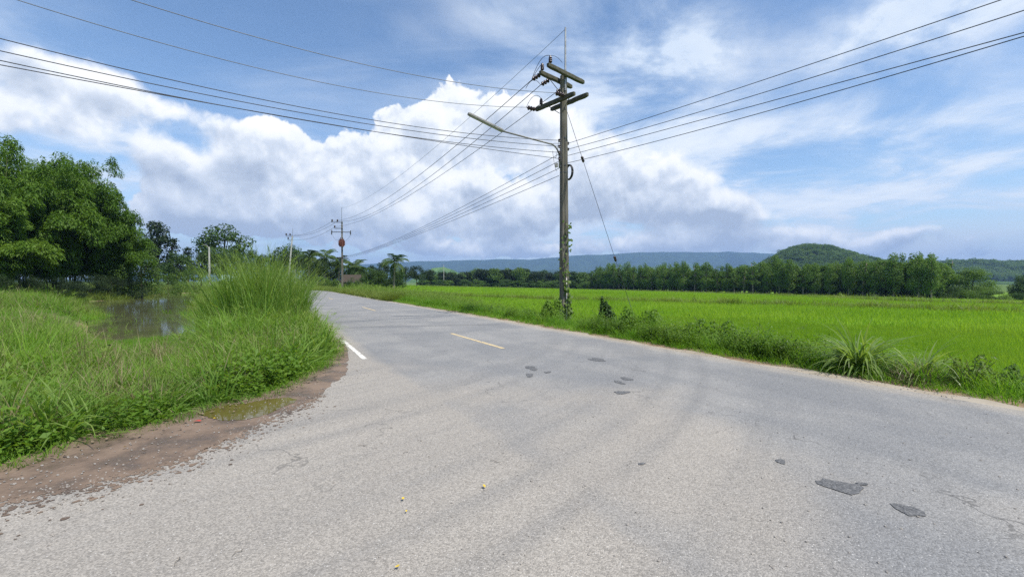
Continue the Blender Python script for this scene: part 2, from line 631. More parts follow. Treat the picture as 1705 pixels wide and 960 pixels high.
def m_sand():
    m, g, out = mat('sandy_shoulder')
    pos = g.n('ShaderNodeNewGeometry').outputs['Position']
    n1 = g.noise(pos, 1.2, 6, .6)
    n2 = g.noise(pos, 45.0, 4, .7)
    col = g.mix(g.sm(n1, .35, .65), (.29, .245, .185), (.36, .315, .25))
    col = g.mix(g.m('MULTIPLY', g.sm(n2, .5, .72), .45), col, (.23, .175, .125))
    principled(g, out, col, .9, .15, bump=n2, bstr=.5, bdist=.01)
    return m


def m_water(name, c1, c2, rough=.03, rip=.04, sc=2.0):
    m, g, out = mat(name)
    pos = g.n('ShaderNodeNewGeometry').outputs['Position']
    n1 = g.noise(pos, .35, 4, .6)
    w = g.noise(g.v('MULTIPLY', pos, (1, 1, 1)), sc, 3, .5)
    principled(g, out, g.mix(g.sm(n1, .35, .65), c1, c2), rough, .5, bump=w, bstr=rip, bdist=.05, IOR=1.33)
    return m


def m_paint(name, col, wear=.5):
    m, g, out = mat(name)
    pos = g.n('ShaderNodeNewGeometry').outputs['Position']
    n1 = g.noise(pos, 14.0, 6, .7)
    n2 = g.noise(pos, 90.0, 3, .6)
    f = g.sm(g.m('ADD', n1, g.m('MULTIPLY', n2, .35)), .62 + .2 * (1 - wear), .80 + .2 * (1 - wear))
    principled(g, out, g.mix(f, col, (.25, .235, .21)), .7, .3, bump=n2, bstr=.3, bdist=.004)
    return m


MAT = {}
MAT['ground'] = m_ground()
MAT['asphalt'] = m_asphalt()
MAT['mud'] = m_mud()
MAT['sand'] = m_sand()
MAT['water'] = m_water('pond_water', (.085, .088, .042), (.12, .12, .06), .03, .05, 3.0)
MAT['puddle'] = m_water('puddle_water', (.085, .068, .020), (.125, .10, .030), .06, .03, 9.0)
MAT['yellow'] = m_paint('yellow_line', (.62, .47, .23), 1.0)
MAT['white'] = m_paint('white_line', (.70, .67, .60), .9)
def m_tar():
    m, g, out = mat('bitumen_patch')
    pos = g.n('ShaderNodeNewGeometry').outputs['Position']
    vx, vy, _ = g.xyz(g.voro(pos, 105.0, out='Color'))
    n1 = g.noise(pos, 30.0, 4, .65)
    col = g.mix(g.sm(n1, .35, .65), (.088, .089, .091), (.135, .133, .130))
    k = g.m('ADD', .6, g.m('MULTIPLY', vx, .8))
    col = g.mix(g.m('MULTIPLY', g.sm(vy, .93, .96), .5), g.mix(1.0, col, g.comb(k, k, k), 'MULTIPLY'), (.27, .26, .25))
    principled(g, out, col, .75, .3, bump=g.m('ADD', n1, vx), bstr=.5, bdist=.008)
    return m


MAT['tar'] = m_tar()
MAT['concrete'] = simple('weathered_concrete', (.185, .168, .135), (.095, .085, .068), 5.0, .85, .2, stretch=(1, 1, .16), bstr=.5)
MAT['pale_concrete'] = simple('pale_concrete', (.50, .49, .46), (.36, .35, .32), 5.0, .85, .2, stretch=(1, 1, .2))
MAT['mossy'] = simple('mossy_beam', (.118, .110, .085), (.058, .058, .040), 7.0, .9, .15, bstr=.6)
MAT['brown'] = simple('brown_porcelain', (.028, .014, .012), (.045, .022, .018), 3, .25, .5)
MAT['steel'] = simple('galvanised_steel', (.33, .34, .35), (.20, .20, .20), 9, .5, .5, .6)
MAT['dark_steel'] = simple('dull_steel', (.12, .12, .125), (.07, .07, .07), 9, .6, .4, .4)
MAT['rust'] = simple('rusty_red_paint', (.165, .064, .048), (.12, .05, .038), 6, .65, .3)
MAT['wire'] = simple('weathered_wire', (.045, .045, .05), (.07, .07, .075), 3, .6, .3)
MAT['pale_wire'] = simple('bare_wire', (.16, .165, .17), (.12, .12, .125), 3, .55, .4, .3)
MAT['rubber'] = simple('black_sheath', (.014, .014, .016), (.022, .022, .022), 8, .5, .4)
MAT['lamp'] = simple('grey_lamp_metal', (.30, .29, .26), (.20, .19, .17), 9, .55, .4, .2)
MAT['diffuser'] = simple('clouded_diffuser', (.42, .42, .39), (.34, .34, .31), 9, .4, .4)
MAT['bark'] = simple('bark', (.115, .088, .065), (.060, .045, .034), 8, .9, .1, stretch=(1, 1, .25), bstr=.6)
MAT['pale_bark'] = simple('pale_bark', (.24, .21, .17), (.13, .11, .09), 6, .9, .1, stretch=(1, 1, .25), bstr=.6)
MAT['culm'] = simple('bamboo_culm', (.16, .17, .06), (.09, .11, .04), 4, .6, .3)
MAT['straw'] = simple('dead_straw', (.21, .165, .11), (.13, .095, .07), 20, .9, .1)
MAT['thatch'] = simple('weathered_thatch', (.085, .07, .055), (.05, .042, .034), 10, .95, .05, stretch=(1, 1, 4), bstr=.6)
MAT['plank'] = simple('grey_plank', (.17, .14, .11), (.10, .085, .07), 10, .9, .1)
MAT['roof_blue'] = simple('pale_blue_roofing', (.34, .47, .52), (.26, .37, .42), 5, .5, .4)
MAT['roof_white'] = simple('pale_roofing', (.55, .57, .58), (.42, .44, .45), 5, .5, .4)
MAT['wall'] = simple('pale_render', (.50, .48, .44), (.40, .38, .34), 4, .9, .1)
MAT['glass'] = simple('dark_window', (.03, .035, .04), (.05, .055, .06), 3, .1, .5)
MAT['petal'] = simple('yellow_petal', (.58, .42, .04), (.45, .32, .05), 30, .6, .2)
MAT['red'] = simple('faded_red_plastic', (.45, .06, .04), (.35, .05, .04), 30, .5, .3)

MAT['grass'] = foliage('grass_blades', [(.070, .185, .012), (.120, .275, .020), (.185, .345, .030), (.26, .36, .052)], .46, tip=((.23, .32, .06), .4))
MAT['dry_grass'] = foliage('seeding_grass', [(.115, .235, .024), (.17, .30, .036), (.24, .33, .06)], .46, tip=((.30, .33, .10), .35))
MAT['reed'] = foliage('reed_blades', [(.090, .20, .026), (.145, .265, .040), (.21, .31, .06)], .44, tip=((.28, .32, .10), .45))
MAT['weed'] = foliage('leafy_weeds', [(.075, .165, .016), (.125, .23, .026), (.19, .29, .042)], .46, vscale=.6)
MAT['rice'] = foliage('rice_blades', [(.185, .325, .022), (.26, .41, .036), (.34, .455, .055)], .48, vscale=.09, vamt=.75, tip=((.17, .27, .02), .4))
MAT['bund'] = foliage('bund_grass', [(.115, .185, .030), (.165, .225, .045), (.22, .25, .07)], .4, vscale=.15)
MAT['bamboo'] = foliage('bamboo_leaves', [(.045, .100, .010), (.090, .175, .016), (.165, .265, .034)], .42, vscale=.30)
MAT['broad'] = foliage('broadleaf', [(.026, .058, .012), (.044, .090, .018), (.075, .130, .026)], .28, vscale=.22)
MAT['dark_leaf'] = foliage('dark_leaf', [(.014, .030, .010), (.022, .044, .014), (.036, .064, .018)], .18, vscale=.3)
MAT['gum'] = foliage('plantation_leaf', [(.060, .120, .016), (.100, .180, .028), (.155, .245, .045)], .38, vscale=.2)
MAT['light_leaf'] = foliage('light_leaf', [(.055, .110, .018), (.085, .155, .026), (.125, .195, .036)], .32, vscale=.4)
MAT['palm'] = foliage('palm_frond', [(.032, .066, .014), (.055, .098, .020), (.090, .130, .034)], .25, vscale=.5)
MAT['hill_leaf'] = foliage('hill_forest_leaf', [(.045, .098, .014), (.085, .16, .026), (.15, .23, .045)], .34, vscale=.02, vamt=.7)
MAT['vine'] = foliage('vine_leaf', [(.050, .105, .015), (.085, .150, .022), (.16, .21, .04)], .35, vscale=2.0)


# ------------------------------------------------------------------ ground sheet
def axis(lo, hi, step, far, grow=1.22):
    a = list(np.arange(lo, hi + 1e-6, step))
    d, x = step, a[-1]
    while x < far:
        d *= grow
        x += d
        a.append(x)
    d, x, b = step, a[0], []
    while x > -far:
        d *= grow
        x -= d
        b.append(x)
    return np.array(b[::-1] + a)


APRON_PX = [(578, 599), (574, 622), (534, 654), (502, 674), (447, 696), (396, 721), (317, 757), (237, 781), (158, 800), (80, 818), (0, 832)]
GRASS_PX = [(566, 560), (569, 575), (570, 587), (548, 608), (510, 632), (467, 656), (396, 672), (336, 688), (269, 713), (158, 735), (71, 763), (0, 787)]
apron = [ray(*p) for p in APRON_PX] + [(-5.6, 2.35), (-8.5, .6), (-15, -3.4), (-40, -19)]
mud_edge = [ray(*p) for p in GRASS_PX] + [(-5.9, 3.0), (-8.8, 1.3), (-15.3, -2.5), (-40, -18)]


def jag(pts, amp, step=.12, seed=1):
    r = np.random.default_rng(seed)
    out = []
    for (ax, ay), (bx, by) in zip(pts[:-1], pts[1:]):
        L = math.hypot(bx - ax, by - ay)
        n = max(1, int(L / step))
        for i in range(n):
            t = i / n
            k = 1.0 if L < 30 else .5
            out.append((ax + (bx - ax) * t + r.normal() * amp * k, ay + (by - ay) * t + r.normal() * amp * k))
    out.append(pts[-1])
    return out


# centre line: straight, then bending left beyond the transformer pole
def centre_line():
    pts = [road_pt(0, a) for a in range(-70, 63, 2)]
    th = math.atan2(U[1], U[0])
    x, y = pts[-1]
    for i in range(60):
        th += math.radians(1.1)
        x += 2 * math.cos(th)
        y += 2 * math.sin(th)
        pts.append((x, y))
    return pts


CL = np.array(centre_line())
TN = np.gradient(CL, axis=0)
TN /= np.linalg.norm(TN, axis=1)[:, None]
RN = np.stack([TN[:, 1], -TN[:, 0]], 1)
right_edge = [tuple(p) for p in CL + RN * HALF]
left_edge = [tuple(p) for p in CL - RN * HALF]
ja = apron[0]
sa_join = road_sa(*ja)[1]
left_far = [p for p in left_edge if p[1] > ja[1] + .6 or road_sa(*p)[1] > sa_join + 1.2]
left_back = [road_pt(-HALF, a) for a in (-30, -40, -55, -70)]
side_right = [(-44, -26), (-20, -12.5), (-8, -7.5), (-1, -8.5), (6, -12.5)]
outline = (jag(right_edge, .018, .5, 1) + jag(left_far[::-1], .02, .35, 2) + jag(spline(apron[:11], 4) and [tuple(p) for p in spline(apron, 4)], .022, .10, 3)
           + side_right + left_back)
ROAD_POLY = outline


def sheet(name, poly, z, m, parent=None, skirt=0.0):
    tri = tessellate_polygon([[Vector((x, y, 0)) for x, y in poly]])
    mb = MB()
    mb.add([(x, y, z) for x, y in poly], [t for t in tri])
    n = len(poly)
    if skirt:
        vs = [(x, y, z) for x, y in poly] + [(x, y, z - skirt) for x, y in poly]
        mb.add(vs, [(i, (i + 1) % n, n + (i + 1) % n, n + i) for i in range(n)])
    o = mb.build(name, m, parent)
    me = o.data
    bm = bmesh.new()
    bm.from_mesh(me)
    bmesh.ops.remove_doubles(bm, verts=bm.verts, dist=1e-5)
    for f in bm.faces:
        if abs(f.normal.z) > .5 and f.normal.z < 0:
            f.normal_flip()
    bm.to_mesh(me)
    bm.free()
    return o


gx = axis(-66, 40, .5, 9000)
gy = axis(-14, 96, .5, 9000)
GX, GY = np.meshgrid(gx, gy)
GZ = height(GX, GY)
road_sd = None
s_, a_ = road_sa(GX, GY)
near = (np.abs(GX) < 80) & (np.abs(GY) < 110)
mud_poly = [tuple(p) for p in mud_edge] + [tuple(p) for p in apron[::-1]]
ms = np.full(GX.shape, 9.0)
ms[near] = poly_sd(GX[near], GY[near], mud_poly)
soil = np.clip(1 - np.maximum(ms, 0) / .5, 0, 1)
soil = np.maximum(soil, smooth(s_, 3.0, 3.3) * (1 - smooth(s_, 3.7, 4.5)) * .9)
bank = np.zeros(GX.shape)
bank[near] = poly_sd(GX[near], GY[near], POND)
soil = np.maximum(soil, np.where(near, 1 - smooth(np.abs(bank - .1), .2, 1.0), 0) * .8)
rice_a = smooth(s_ - FIELD_S(a_), 0, .6) * (np.hypot(GX, GY) < 330)
ny, nx = GX.shape
idx = np.arange(nx * ny).reshape(ny, nx)
quads = np.stack([idx[:-1, :-1].ravel(), idx[:-1, 1:].ravel(), idx[1:, 1:].ravel(), idx[1:, :-1].ravel()], 1)
gm = np_mesh('ground', np.stack([GX.ravel(), GY.ravel(), GZ.ravel()], 1), [quads], MAT['ground'],
             {'soil': ('POINT', 'FLOAT', soil.ravel()), 'rice': ('POINT', 'FLOAT', rice_a.ravel())})
gm.polygons.foreach_set('use_smooth', [True] * len(gm.polygons))
tag(link('ground', gm), kind='structure')

# ------------------------------------------------------------------ road, shoulder, mud, markings
road = tag(sheet('road', ROAD_POLY, 0.0, MAT['asphalt'], skirt=.09), kind='structure')
sh = jag([tuple(p) for p in CL[::2] + RN[::2] * 3.1], .0, 50) + jag([tuple(p) for p in (CL + RN * 3.58)[::-1]], .07, .4, 5)
tag(sheet('sandy_shoulder', sh, -.008, MAT['sand']), kind='structure')
shl = jag([tuple(p) for p in (CL - RN * 3.1)[36:]], .0, 50) + jag([tuple(p) for p in (CL - RN * 3.62)[36:][::-1]], .07, .4, 6)
tag(sheet('sandy_road_edge', shl, -.010, MAT['sand']), kind='structure')
inner = [(x + (.30 if i < 12 else .1), y - .22) for i, (x, y) in enumerate(apron)]
mp = jag([(x - .25, y + .25) for x, y in mud_edge], .03, .15, 7) + inner[::-1]
tag(sheet('mud_strip', mp, -.006, MAT['mud']), kind='structure')
# silt washed a little way over the asphalt, with a ragged outline
r7 = np.random.default_rng(17)
silt = [(x, y) for x, y in [tuple(p) for p in spline(apron[4:12], 16)]]
wob = [max(.0, .035 + .05 * math.sin(i * .37 + 1.1) + .045 * math.sin(i * .83) + .03 * math.sin(i * 1.9 + 2) + r7.normal() * .02) for i in range(len(silt))]
fr = [(x + w * .72, y - w * .9) for (x, y), w in zip(silt, wob)]
tag(sheet('washed_silt', [(x - .12, y + .12) for x, y in silt] + fr[::-1], .004, MAT['mud']), kind='structure')
pud_px = [(330, 689), (368, 676), (410, 671), (450, 664), (482, 662), (490, 668), (470, 677), (440, 690), (415, 697), (380, 700), (350, 697)]
pud = [ray(*p) for p in pud_px]
tag(sheet('puddle', jag([tuple(p) for p in spline(pud + pud[:1], 6)[:-1]], .012, .08, 8), -.002, MAT['puddle']), kind='structure')


def dash(s, a0, a1, w, m):
    pts = []
    for t in np.linspace(0, 1, 14):
        pts.append(road_pt(s - w / 2 + rng.normal() * .006, a0 + (a1 - a0) * t))
    for t in np.linspace(1, 0, 14):
        pts.append(road_pt(s + w / 2 + rng.normal() * .006, a0 + (a1 - a0) * t))
    return sheet('lane_dash', pts, .004, m, road)


for px0, px1 in (((840, 580), (750, 555)), ((625, 517), (603, 511)), ((556, 498), (545, 496))):
    s0, a0 = road_sa(*ray(*px0))
    s1, a1 = road_sa(*ray(*px1))
    dash(float(s0 + s1) / 2, float(a0), float(a1), .11, MAT['yellow'])
e0, e1 = road_sa(*ray(607, 598)), road_sa(*ray(569, 566))
ed = []
for t in np.linspace(0, 1, 16):
    ed.append(road_pt(float(e0[0]) * (1 - t) + float(e1[0]) * t - .05 + rng.normal() * .006, float(e0[1] * (1 - t) + e1[1] * t)))
for t in np.linspace(1, 0, 16):
    ed.append(road_pt(float(e0[0]) * (1 - t) + float(e1[0]) * t + .05 + rng.normal() * .006, float(e0[1] * (1 - t) + e1[1] * t)))
sheet('edge_line', ed, .004, MAT['white'], road)
s1_, a1_ = road_sa(*ray(569, 566))
sheet('edge_line', [road_pt(float(s1_) + d, float(a1_) + b) for d, b in ((-.05, 3), (-.05, 40), (.05, 40), (.05, 3))], .004, MAT['white'], road)


def blotch(name, px, py, rx, ry, m, z=.005, seed=0, slant=0.0, parent=road):
    r = np.random.default_rng(seed)
    ph = r.uniform(0, 6.28, 4)
    pts = []
    for k in range(40):
        w = 2 * math.pi * k / 40
        q = 1 + .22 * math.sin(2 * w + ph[0]) + .14 * math.sin(3 * w + ph[1]) + .08 * math.sin(5 * w + ph[2]) + r.normal() * .03
        pts.append(ray(px + rx * q * math.cos(w), py + ry * q * math.sin(w) + slant * math.cos(w) * q))
    return sheet(name, pts, z, m, parent)


for i, (px, py, rx, ry, sl) in enumerate([(1440, 808, 12, 1.8, 2), (885, 613, 10, 3, 1), (882, 625, 7, 2.6, 0), (995, 599, 15, 2.2, 2),
                                          (1044, 631, 9, 2.4, 1), (1036, 654, 13, 2.4, 1), (1032, 637, 10, 1.8, 2), (1303, 770, 10, 3, 2), (912, 620, 5, 1.6, 0), (1070, 774, 5, 2, 0)]):
    blotch('bitumen_patch', px, py, rx, ry, MAT['tar'], .005, 40 + i, sl)

for i, pts_ in enumerate([[(1358, 802), (1380, 801), (1405, 805), (1432, 808), (1441, 815), (1438, 824), (1420, 827), (1398, 822), (1378, 813), (1366, 808)],
                          [(1487, 842), (1500, 842), (1525, 848), (1545, 858), (1551, 864), (1535, 864), (1515, 860), (1497, 851)]]):
    p_ = [ray(*q) for q in pts_]
    sheet('bitumen_patch', jag(p_ + p_[:1], .011, .045, 80 + i)[:-1], .005, MAT['tar'], road)
# a joint across the carriageway
sm = [ray(*q) for q in ((572, 546.5), (624, 544), (690, 543), (760, 541.5), (832, 540))]
sm = jag([tuple(p) for p in spline(sm, 6)], .02, .15, 90)
sheet('surface_joint', sm + [(x + .05, y + .075) for x, y in sm[::-1]], .003, MAT['tar'], road)
# ------------------------------------------------------------------ pond
pond_ring = [tuple(p) for p in POND]
cxp, cyp = np.mean([p[0] for p in pond_ring]), np.mean([p[1] for p in pond_ring])
pw = sheet('pond_water', [(x + .0 + (x - cxp) * .05, y + (y - cyp) * .05) for x, y in pond_ring], WATER, MAT['water'])
tag(pw, kind='structure')


# ------------------------------------------------------------------ hills and mountains
def noise2(x, y, seed, octs=5):
    r = np.random.default_rng(seed)
    out = np.zeros(np.shape(x))
    amp, fr_ = 1.0, 1.0
    for o in range(octs):
        for k in range(3):
            th = r.uniform(0, 6.28)
            out += amp / 3 * np.sin((np.cos(th) * x + np.sin(th) * y) * fr_ * 2 * np.pi + r.uniform(0, 6.28))
        amp *= .5
        fr_ *= 2.05
    return out


def ridge(name, Y, prof, depth, m, seed, rough=.06, nx=240, ny=40, x_ext=None):
    """a range whose crest follows measured heights; prof: (picture x, picture y) of the crest as seen from the road"""
    xs = np.array([(p[0] - CX) / F * Y for p in prof])
    hs = np.array([(HY - p[1]) / F * Y + CAMH for p in prof])
    X = np.linspace(xs[0], xs[-1], nx)
    crest = np.interp(X, xs, hs)
    T = np.linspace(-1, 1, ny)
    XX, TT = np.meshgrid(X, T)
    H = np.maximum(crest, 1)[None, :] * np.clip(1 - np.abs(TT) ** 1.35, 0, 1)
    sc = depth * .9
    nz = noise2(XX / sc, TT * depth / sc, seed)
    gull = np.abs(noise2(XX / sc * 1.6, TT * depth / sc * .5, seed + 1, 4))
    w = (1 - np.abs(TT)) * np.abs(TT) * 4
    H = H * (1 + rough * nz * np.minimum(1, np.abs(TT) * 4 + .25)) - crest[None, :] * .22 * gull * w
    H = np.where(np.abs(TT) > .999, -6, H - 4 * np.abs(TT))
    YY = Y + TT * depth
    id_ = np.arange(nx * ny).reshape(ny, nx)
    q = np.stack([id_[:-1, :-1].ravel(), id_[:-1, 1:].ravel(), id_[1:, 1:].ravel(), id_[1:, :-1].ravel()], 1)
    me = np_mesh(name, np.stack([XX.ravel(), YY.ravel(), H.ravel()], 1), [q], m)
    me.polygons.foreach_set('use_smooth', [True] * len(me.polygons))
    return link(name, me), (XX, YY, H)


def m_forest(name, c1, c2, sc):
    m, g, out = mat(name)
    pos = g.n('ShaderNodeNewGeometry').outputs['Position']
    n1 = g.noise(pos, sc, 6, .65)
    n2 = g.noise(pos, sc * .12, 4, .55)
    col = g.mix(g.sm(n1, .35, .65), c1, c2)
    col = g.mix(g.sm(n2, .55, .72), col, tuple(x * 1.5 for x in c2))
    principled(g, out, col, .95, .05, bump=n1, bstr=.8, bdist=8)
    return m


MAT['mount'] = m_forest('mountain_forest', (.014, .034, .016), (.032, .060, .020), .012)
MAT['hillbase'] = m_forest('hill_forest_floor', (.022, .045, .012), (.045, .082, .020), .05)

o, _ = ridge('mountain_range', 6500, [(250, 452), (450, 446), (640, 438), (700, 435), (770, 433), (840, 431), (880, 432), (905, 429), (958, 424), (1000, 424), (1060, 420), (1110, 418),
                                      (1160, 420), (1215, 419), (1285, 421), (1340, 424), (1500, 432), (1650, 438), (1900, 440), (2300, 446)], 1500, MAT['mount'], 3, rough=.05, nx=420)
tag(o, kind='structure')
o, _ = ridge('foothills', 3600, [(640, 462), (720, 455), (770, 452), (815, 447), (850, 449), (900, 451), (930, 447), (965, 452), (1010, 449), (1080, 455), (1200, 452), (1350, 450), (1500, 455), (1800, 450)], 700,
             MAT['mount'], 9, rough=.10, nx=300)
tag(o, kind='structure')
o, _ = ridge('small_far_hill', 1700, [(690, 463), (705, 455), (720, 446), (738, 444), (755, 449), (768, 456), (785, 463)], 120, m_forest('meadow_hill', (.05, .10, .02), (.085, .15, .035), .04), 4, nx=60)
tag(o, kind='structure')
hill, HG = ridge('wooded_hill', 900, [(1215, 470), (1250, 455), (1276, 439), (1300, 424), (1325, 415), (1345, 413), (1375, 416), (1410, 424), (1445, 433), (1475, 444), (1520, 458), (1570, 470)], 170, MAT['hillbase'], 5, rough=.08, nx=120)
tag(hill, kind='structure')
hill2, HG2 = ridge('right_ridge', 1300, [(1380, 470), (1450, 452), (1520, 445), (1560, 441), (1610, 438), (1680, 441), (1750, 439), (1850, 436), (2000, 440), (2300, 455)], 260, MAT['hillbase'], 6, rough=.05, nx=160)
tag(hill2, kind='structure')


# ------------------------------------------------------------------ scattering (stuff only)
def scatter(name, pts, protos, scale, rz=None, tilt=.12, kind='stuff', sz=None, seed=3, pick=None):
    """one object: copies of the proto meshes set on the points by geometry nodes"""
    r = np.random.default_rng(seed)
    pts = np.asarray(pts, float)
    n = len(pts)
    me = bpy.data.meshes.new(name)
    me.vertices.add(n)
    me.vertices.foreach_set('co', pts.astype(np.float32).ravel())
    rot = np.stack([r.normal(0, tilt, n), r.normal(0, tilt, n), r.uniform(0, 6.283, n) if rz is None else rz], 1)
    scl = np.broadcast_to(np.asarray(scale, float), (n,))
    zs = np.broadcast_to(np.asarray(1.0 if sz is None else sz, float), (n,))
    for k, typ, arr in (('rot', 'FLOAT_VECTOR', rot), ('scl', 'FLOAT_VECTOR', np.stack([scl, scl, scl * zs], 1)),
                        ('pick', 'INT', (r.integers(0, len(protos), n) if pick is None else pick))):
        at = me.attributes.new(k, typ, 'POINT')
        at.data.foreach_set('vector' if 'VECTOR' in typ else 'value', np.ascontiguousarray(arr, dtype=np.float32 if 'VECTOR' in typ else np.int32).ravel())
    o = link(name, me)
    nt = bpy.data.node_groups.new(name + '_nodes', 'GeometryNodeTree')
    nt.interface.new_socket('Geometry', in_out='INPUT', socket_type='NodeSocketGeometry')
    nt.interface.new_socket('Geometry', in_out='OUTPUT', socket_type='NodeSocketGeometry')
    N = nt.nodes.new
    gi, go = N('NodeGroupInput'), N('NodeGroupOutput')
    jn = N('GeometryNodeJoinGeometry')
    for p in protos[::-1]:
        oi = N('GeometryNodeObjectInfo')
        oi.inputs['Object'].default_value = p
        oi.inputs['As Instance'].default_value = False
        ti = N('GeometryNodeGeometryToInstance')
        nt.links.new(oi.outputs['Geometry'], ti.inputs[0])
        nt.links.new(ti.outputs[0], jn.inputs[0])
    ip = N('GeometryNodeInstanceOnPoints')
    ip.inputs['Pick Instance'].default_value = True

    def attr(nm, typ):
        a = N('GeometryNodeInputNamedAttribute')
        a.data_type = typ
        a.inputs['Name'].default_value = nm
        return a.outputs['Attribute']
    er = N('FunctionNodeEulerToRotation')
    nt.links.new(attr('rot', 'FLOAT_VECTOR'), er.inputs[0])
    nt.links.new(gi.outputs[0], ip.inputs['Points'])
    nt.links.new(jn.outputs[0], ip.inputs['Instance'])
    nt.links.new(attr('pick', 'INT'), ip.inputs['Instance Index'])
    nt.links.new(er.outputs[0], ip.inputs['Rotation'])
    nt.links.new(attr('scl', 'FLOAT_VECTOR'), ip.inputs['Scale'])
    nt.links.new(ip.outputs[0], go.inputs[0])
    md = o.modifiers.new('scatter', 'NODES')
    md.node_group = nt
    if kind:
        o['kind'] = kind
    return o


def proto(name, me):
    return bpy.data.objects.new(name, me)             # source mesh of a scatter, not linked to the scene


def blades(n, seed, rad, length, width, lean, curve, seg=3, droop=0.0, up=0.0, material=None, name='tuft', seeds=0.0):
    """a tuft of tapered, arching blades (seg strips each); 'along' runs 0..1 from root to tip"""
    r = np.random.default_rng(seed)
    V, Q, A = [], [], []
    for i in range(n):
        th = r.uniform(0, 6.283)
        rr = rad * math.sqrt(r.uniform())
        bx, by = rr * math.cos(th), rr * math.sin(th)
        az = th + r.normal() * .9
        L = length * r.uniform(.55, 1.1)
        ln = abs(r.normal(lean, lean * .6))
        cv = curve * r.uniform(.4, 1.5)
        w = width * r.uniform(.7, 1.3)
        px, py, pz = bx, by, -.03
        a = ln
        d = np.array([math.cos(az), math.sin(az)])
        sx, sy = -d[1] * w / 2, d[0] * w / 2
        tw = r.normal() * .6
        sx, sy = sx * math.cos(tw) - sy * math.sin(tw), sx * math.sin(tw) + sy * math.cos(tw)
        base = len(V)
        for k in range(seg + 1):
            t = k / seg
            ww = (1 - t ** 1.6) if k < seg else .04
            V.append((px - sx * ww, py - sy * ww, pz))
            V.append((px + sx * ww, py + sy * ww, pz))
            A += [t, t]
            st = L / seg
            px += d[0] * math.sin(a) * st
            py += d[1] * math.sin(a) * st
            pz += math.cos(a) * st
            a += cv / seg
            if k < seg:
                Q.append((base + 2 * k, base + 2 * k + 1, base + 2 * k + 3, base + 2 * k + 2))
        if r.uniform() < seeds:                       # feathery head near the tip
            tip = V[-1]
            for q in range(7):
                b2 = len(V)
                o1 = r.normal(0, .018, 3)
                f = q / 7
                cx_, cy_, cz_ = tip[0] - d[0] * .02 * q * math.sin(a), tip[1] - d[1] * .02 * q * math.sin(a), tip[2] - .022 * q * math.cos(a)
                V += [(cx_ - .006, cy_, cz_ - .03), (cx_ + .006, cy_, cz_ - .03), (cx_ + o1[0] + .004, cy_ + o1[1], cz_ + .03), (cx_ + o1[0] - .004, cy_ + o1[1], cz_ + .03)]
                A += [1, 1, 1, 1]
                Q.append((b2, b2 + 1, b2 + 2, b2 + 3))
    return np_mesh(name, np.array(V), [np.array(Q)], material, {'along': ('POINT', 'FLOAT', np.array(A, np.float32))})


def leaf_quads(P, Nrm, Dir, L, W, fold=.0):
    """leaves as diamonds: base, two sides, tip"""
    P, Nrm, Dir = (np.asarray(a, float) for a in (P, Nrm, Dir))
    Dir = Dir - Nrm * np.sum(Dir * Nrm, 1)[:, None]
    Dir /= np.linalg.norm(Dir, axis=1)[:, None] + 1e-9
    S = np.cross(Nrm, Dir)
    L, W = np.broadcast_to(L, (len(P),))[:, None], np.broadcast_to(W, (len(P),))[:, None]
    V = np.stack([P - Dir * L * .5, P + S * W * .5 - Dir * L * .05, P + Dir * L * .5, P - S * W * .5 - Dir * L * .05], 1).reshape(-1, 3)
    q = np.arange(len(P) * 4).reshape(-1, 4)
    return V, q


def unit(r, n):
    v = r.normal(size=(n, 3))
    return v / np.linalg.norm(v, axis=1)[:, None]


def weed_patch(seed, n, rad, h, leaf, material, name='weed'):
    """leafy stems crowded together, with small oval leaves all the way up"""
    r = np.random.default_rng(seed)
    P, Nn, D = [], [], []
    for i in range(n):
        th, rr = r.uniform(0, 6.283), rad * math.sqrt(r.uniform())
        b = np.array([rr * math.cos(th), rr * math.sin(th), 0])
        H = h * r.uniform(.45, 1.15) * (1 - .35 * (rr / rad) ** 2)
        ln = r.normal(0, .28, 2)
        k = int(7 + H * 26)
        for j in range(k):
            t = (j + .5) / k
            p = b + np.array([ln[0] * t * H, ln[1] * t * H, t * H])
            ph = j * 2.4 + r.uniform(0, .8)
            d = np.array([math.cos(ph), math.sin(ph), r.uniform(-.2, .7)])
            P.append(p + d * leaf * .7)
            D.append(d)
            nn = np.array([-d[0] * .5, -d[1] * .5, 1.0]) + r.normal(0, .35, 3)
            Nn.append(nn / np.linalg.norm(nn))
    n_ = len(P)
    V, q = leaf_quads(P, Nn, D, leaf * r.uniform(.7, 1.4, n_), leaf * .55 * r.uniform(.7, 1.3, n_))
    return np_mesh(name, V, [q], material, {'along': ('POINT', 'FLOAT', np.repeat(np.linspace(0, 1, n_), 4).astype(np.float32) * 0 + .3)})


# ------------------------------------------------------------------ the concrete pole at the bend, with its fittings
def rot_to(d):
    return Vector(d).to_track_quat('X', 'Z').to_matrix()


PB = Vector((2.32, 19.0, 0))
PTOP = 10.62
gz0 = hz(PB.x, PB.y)
pole = thing('utility_pole', 'tall weathered concrete pole beside the road with double crossarms and a thin spike', 'utility pole', (PB.x, PB.y, gz0))


def loc(v):
    return Vector(v) - Vector((PB.x, PB.y, gz0))


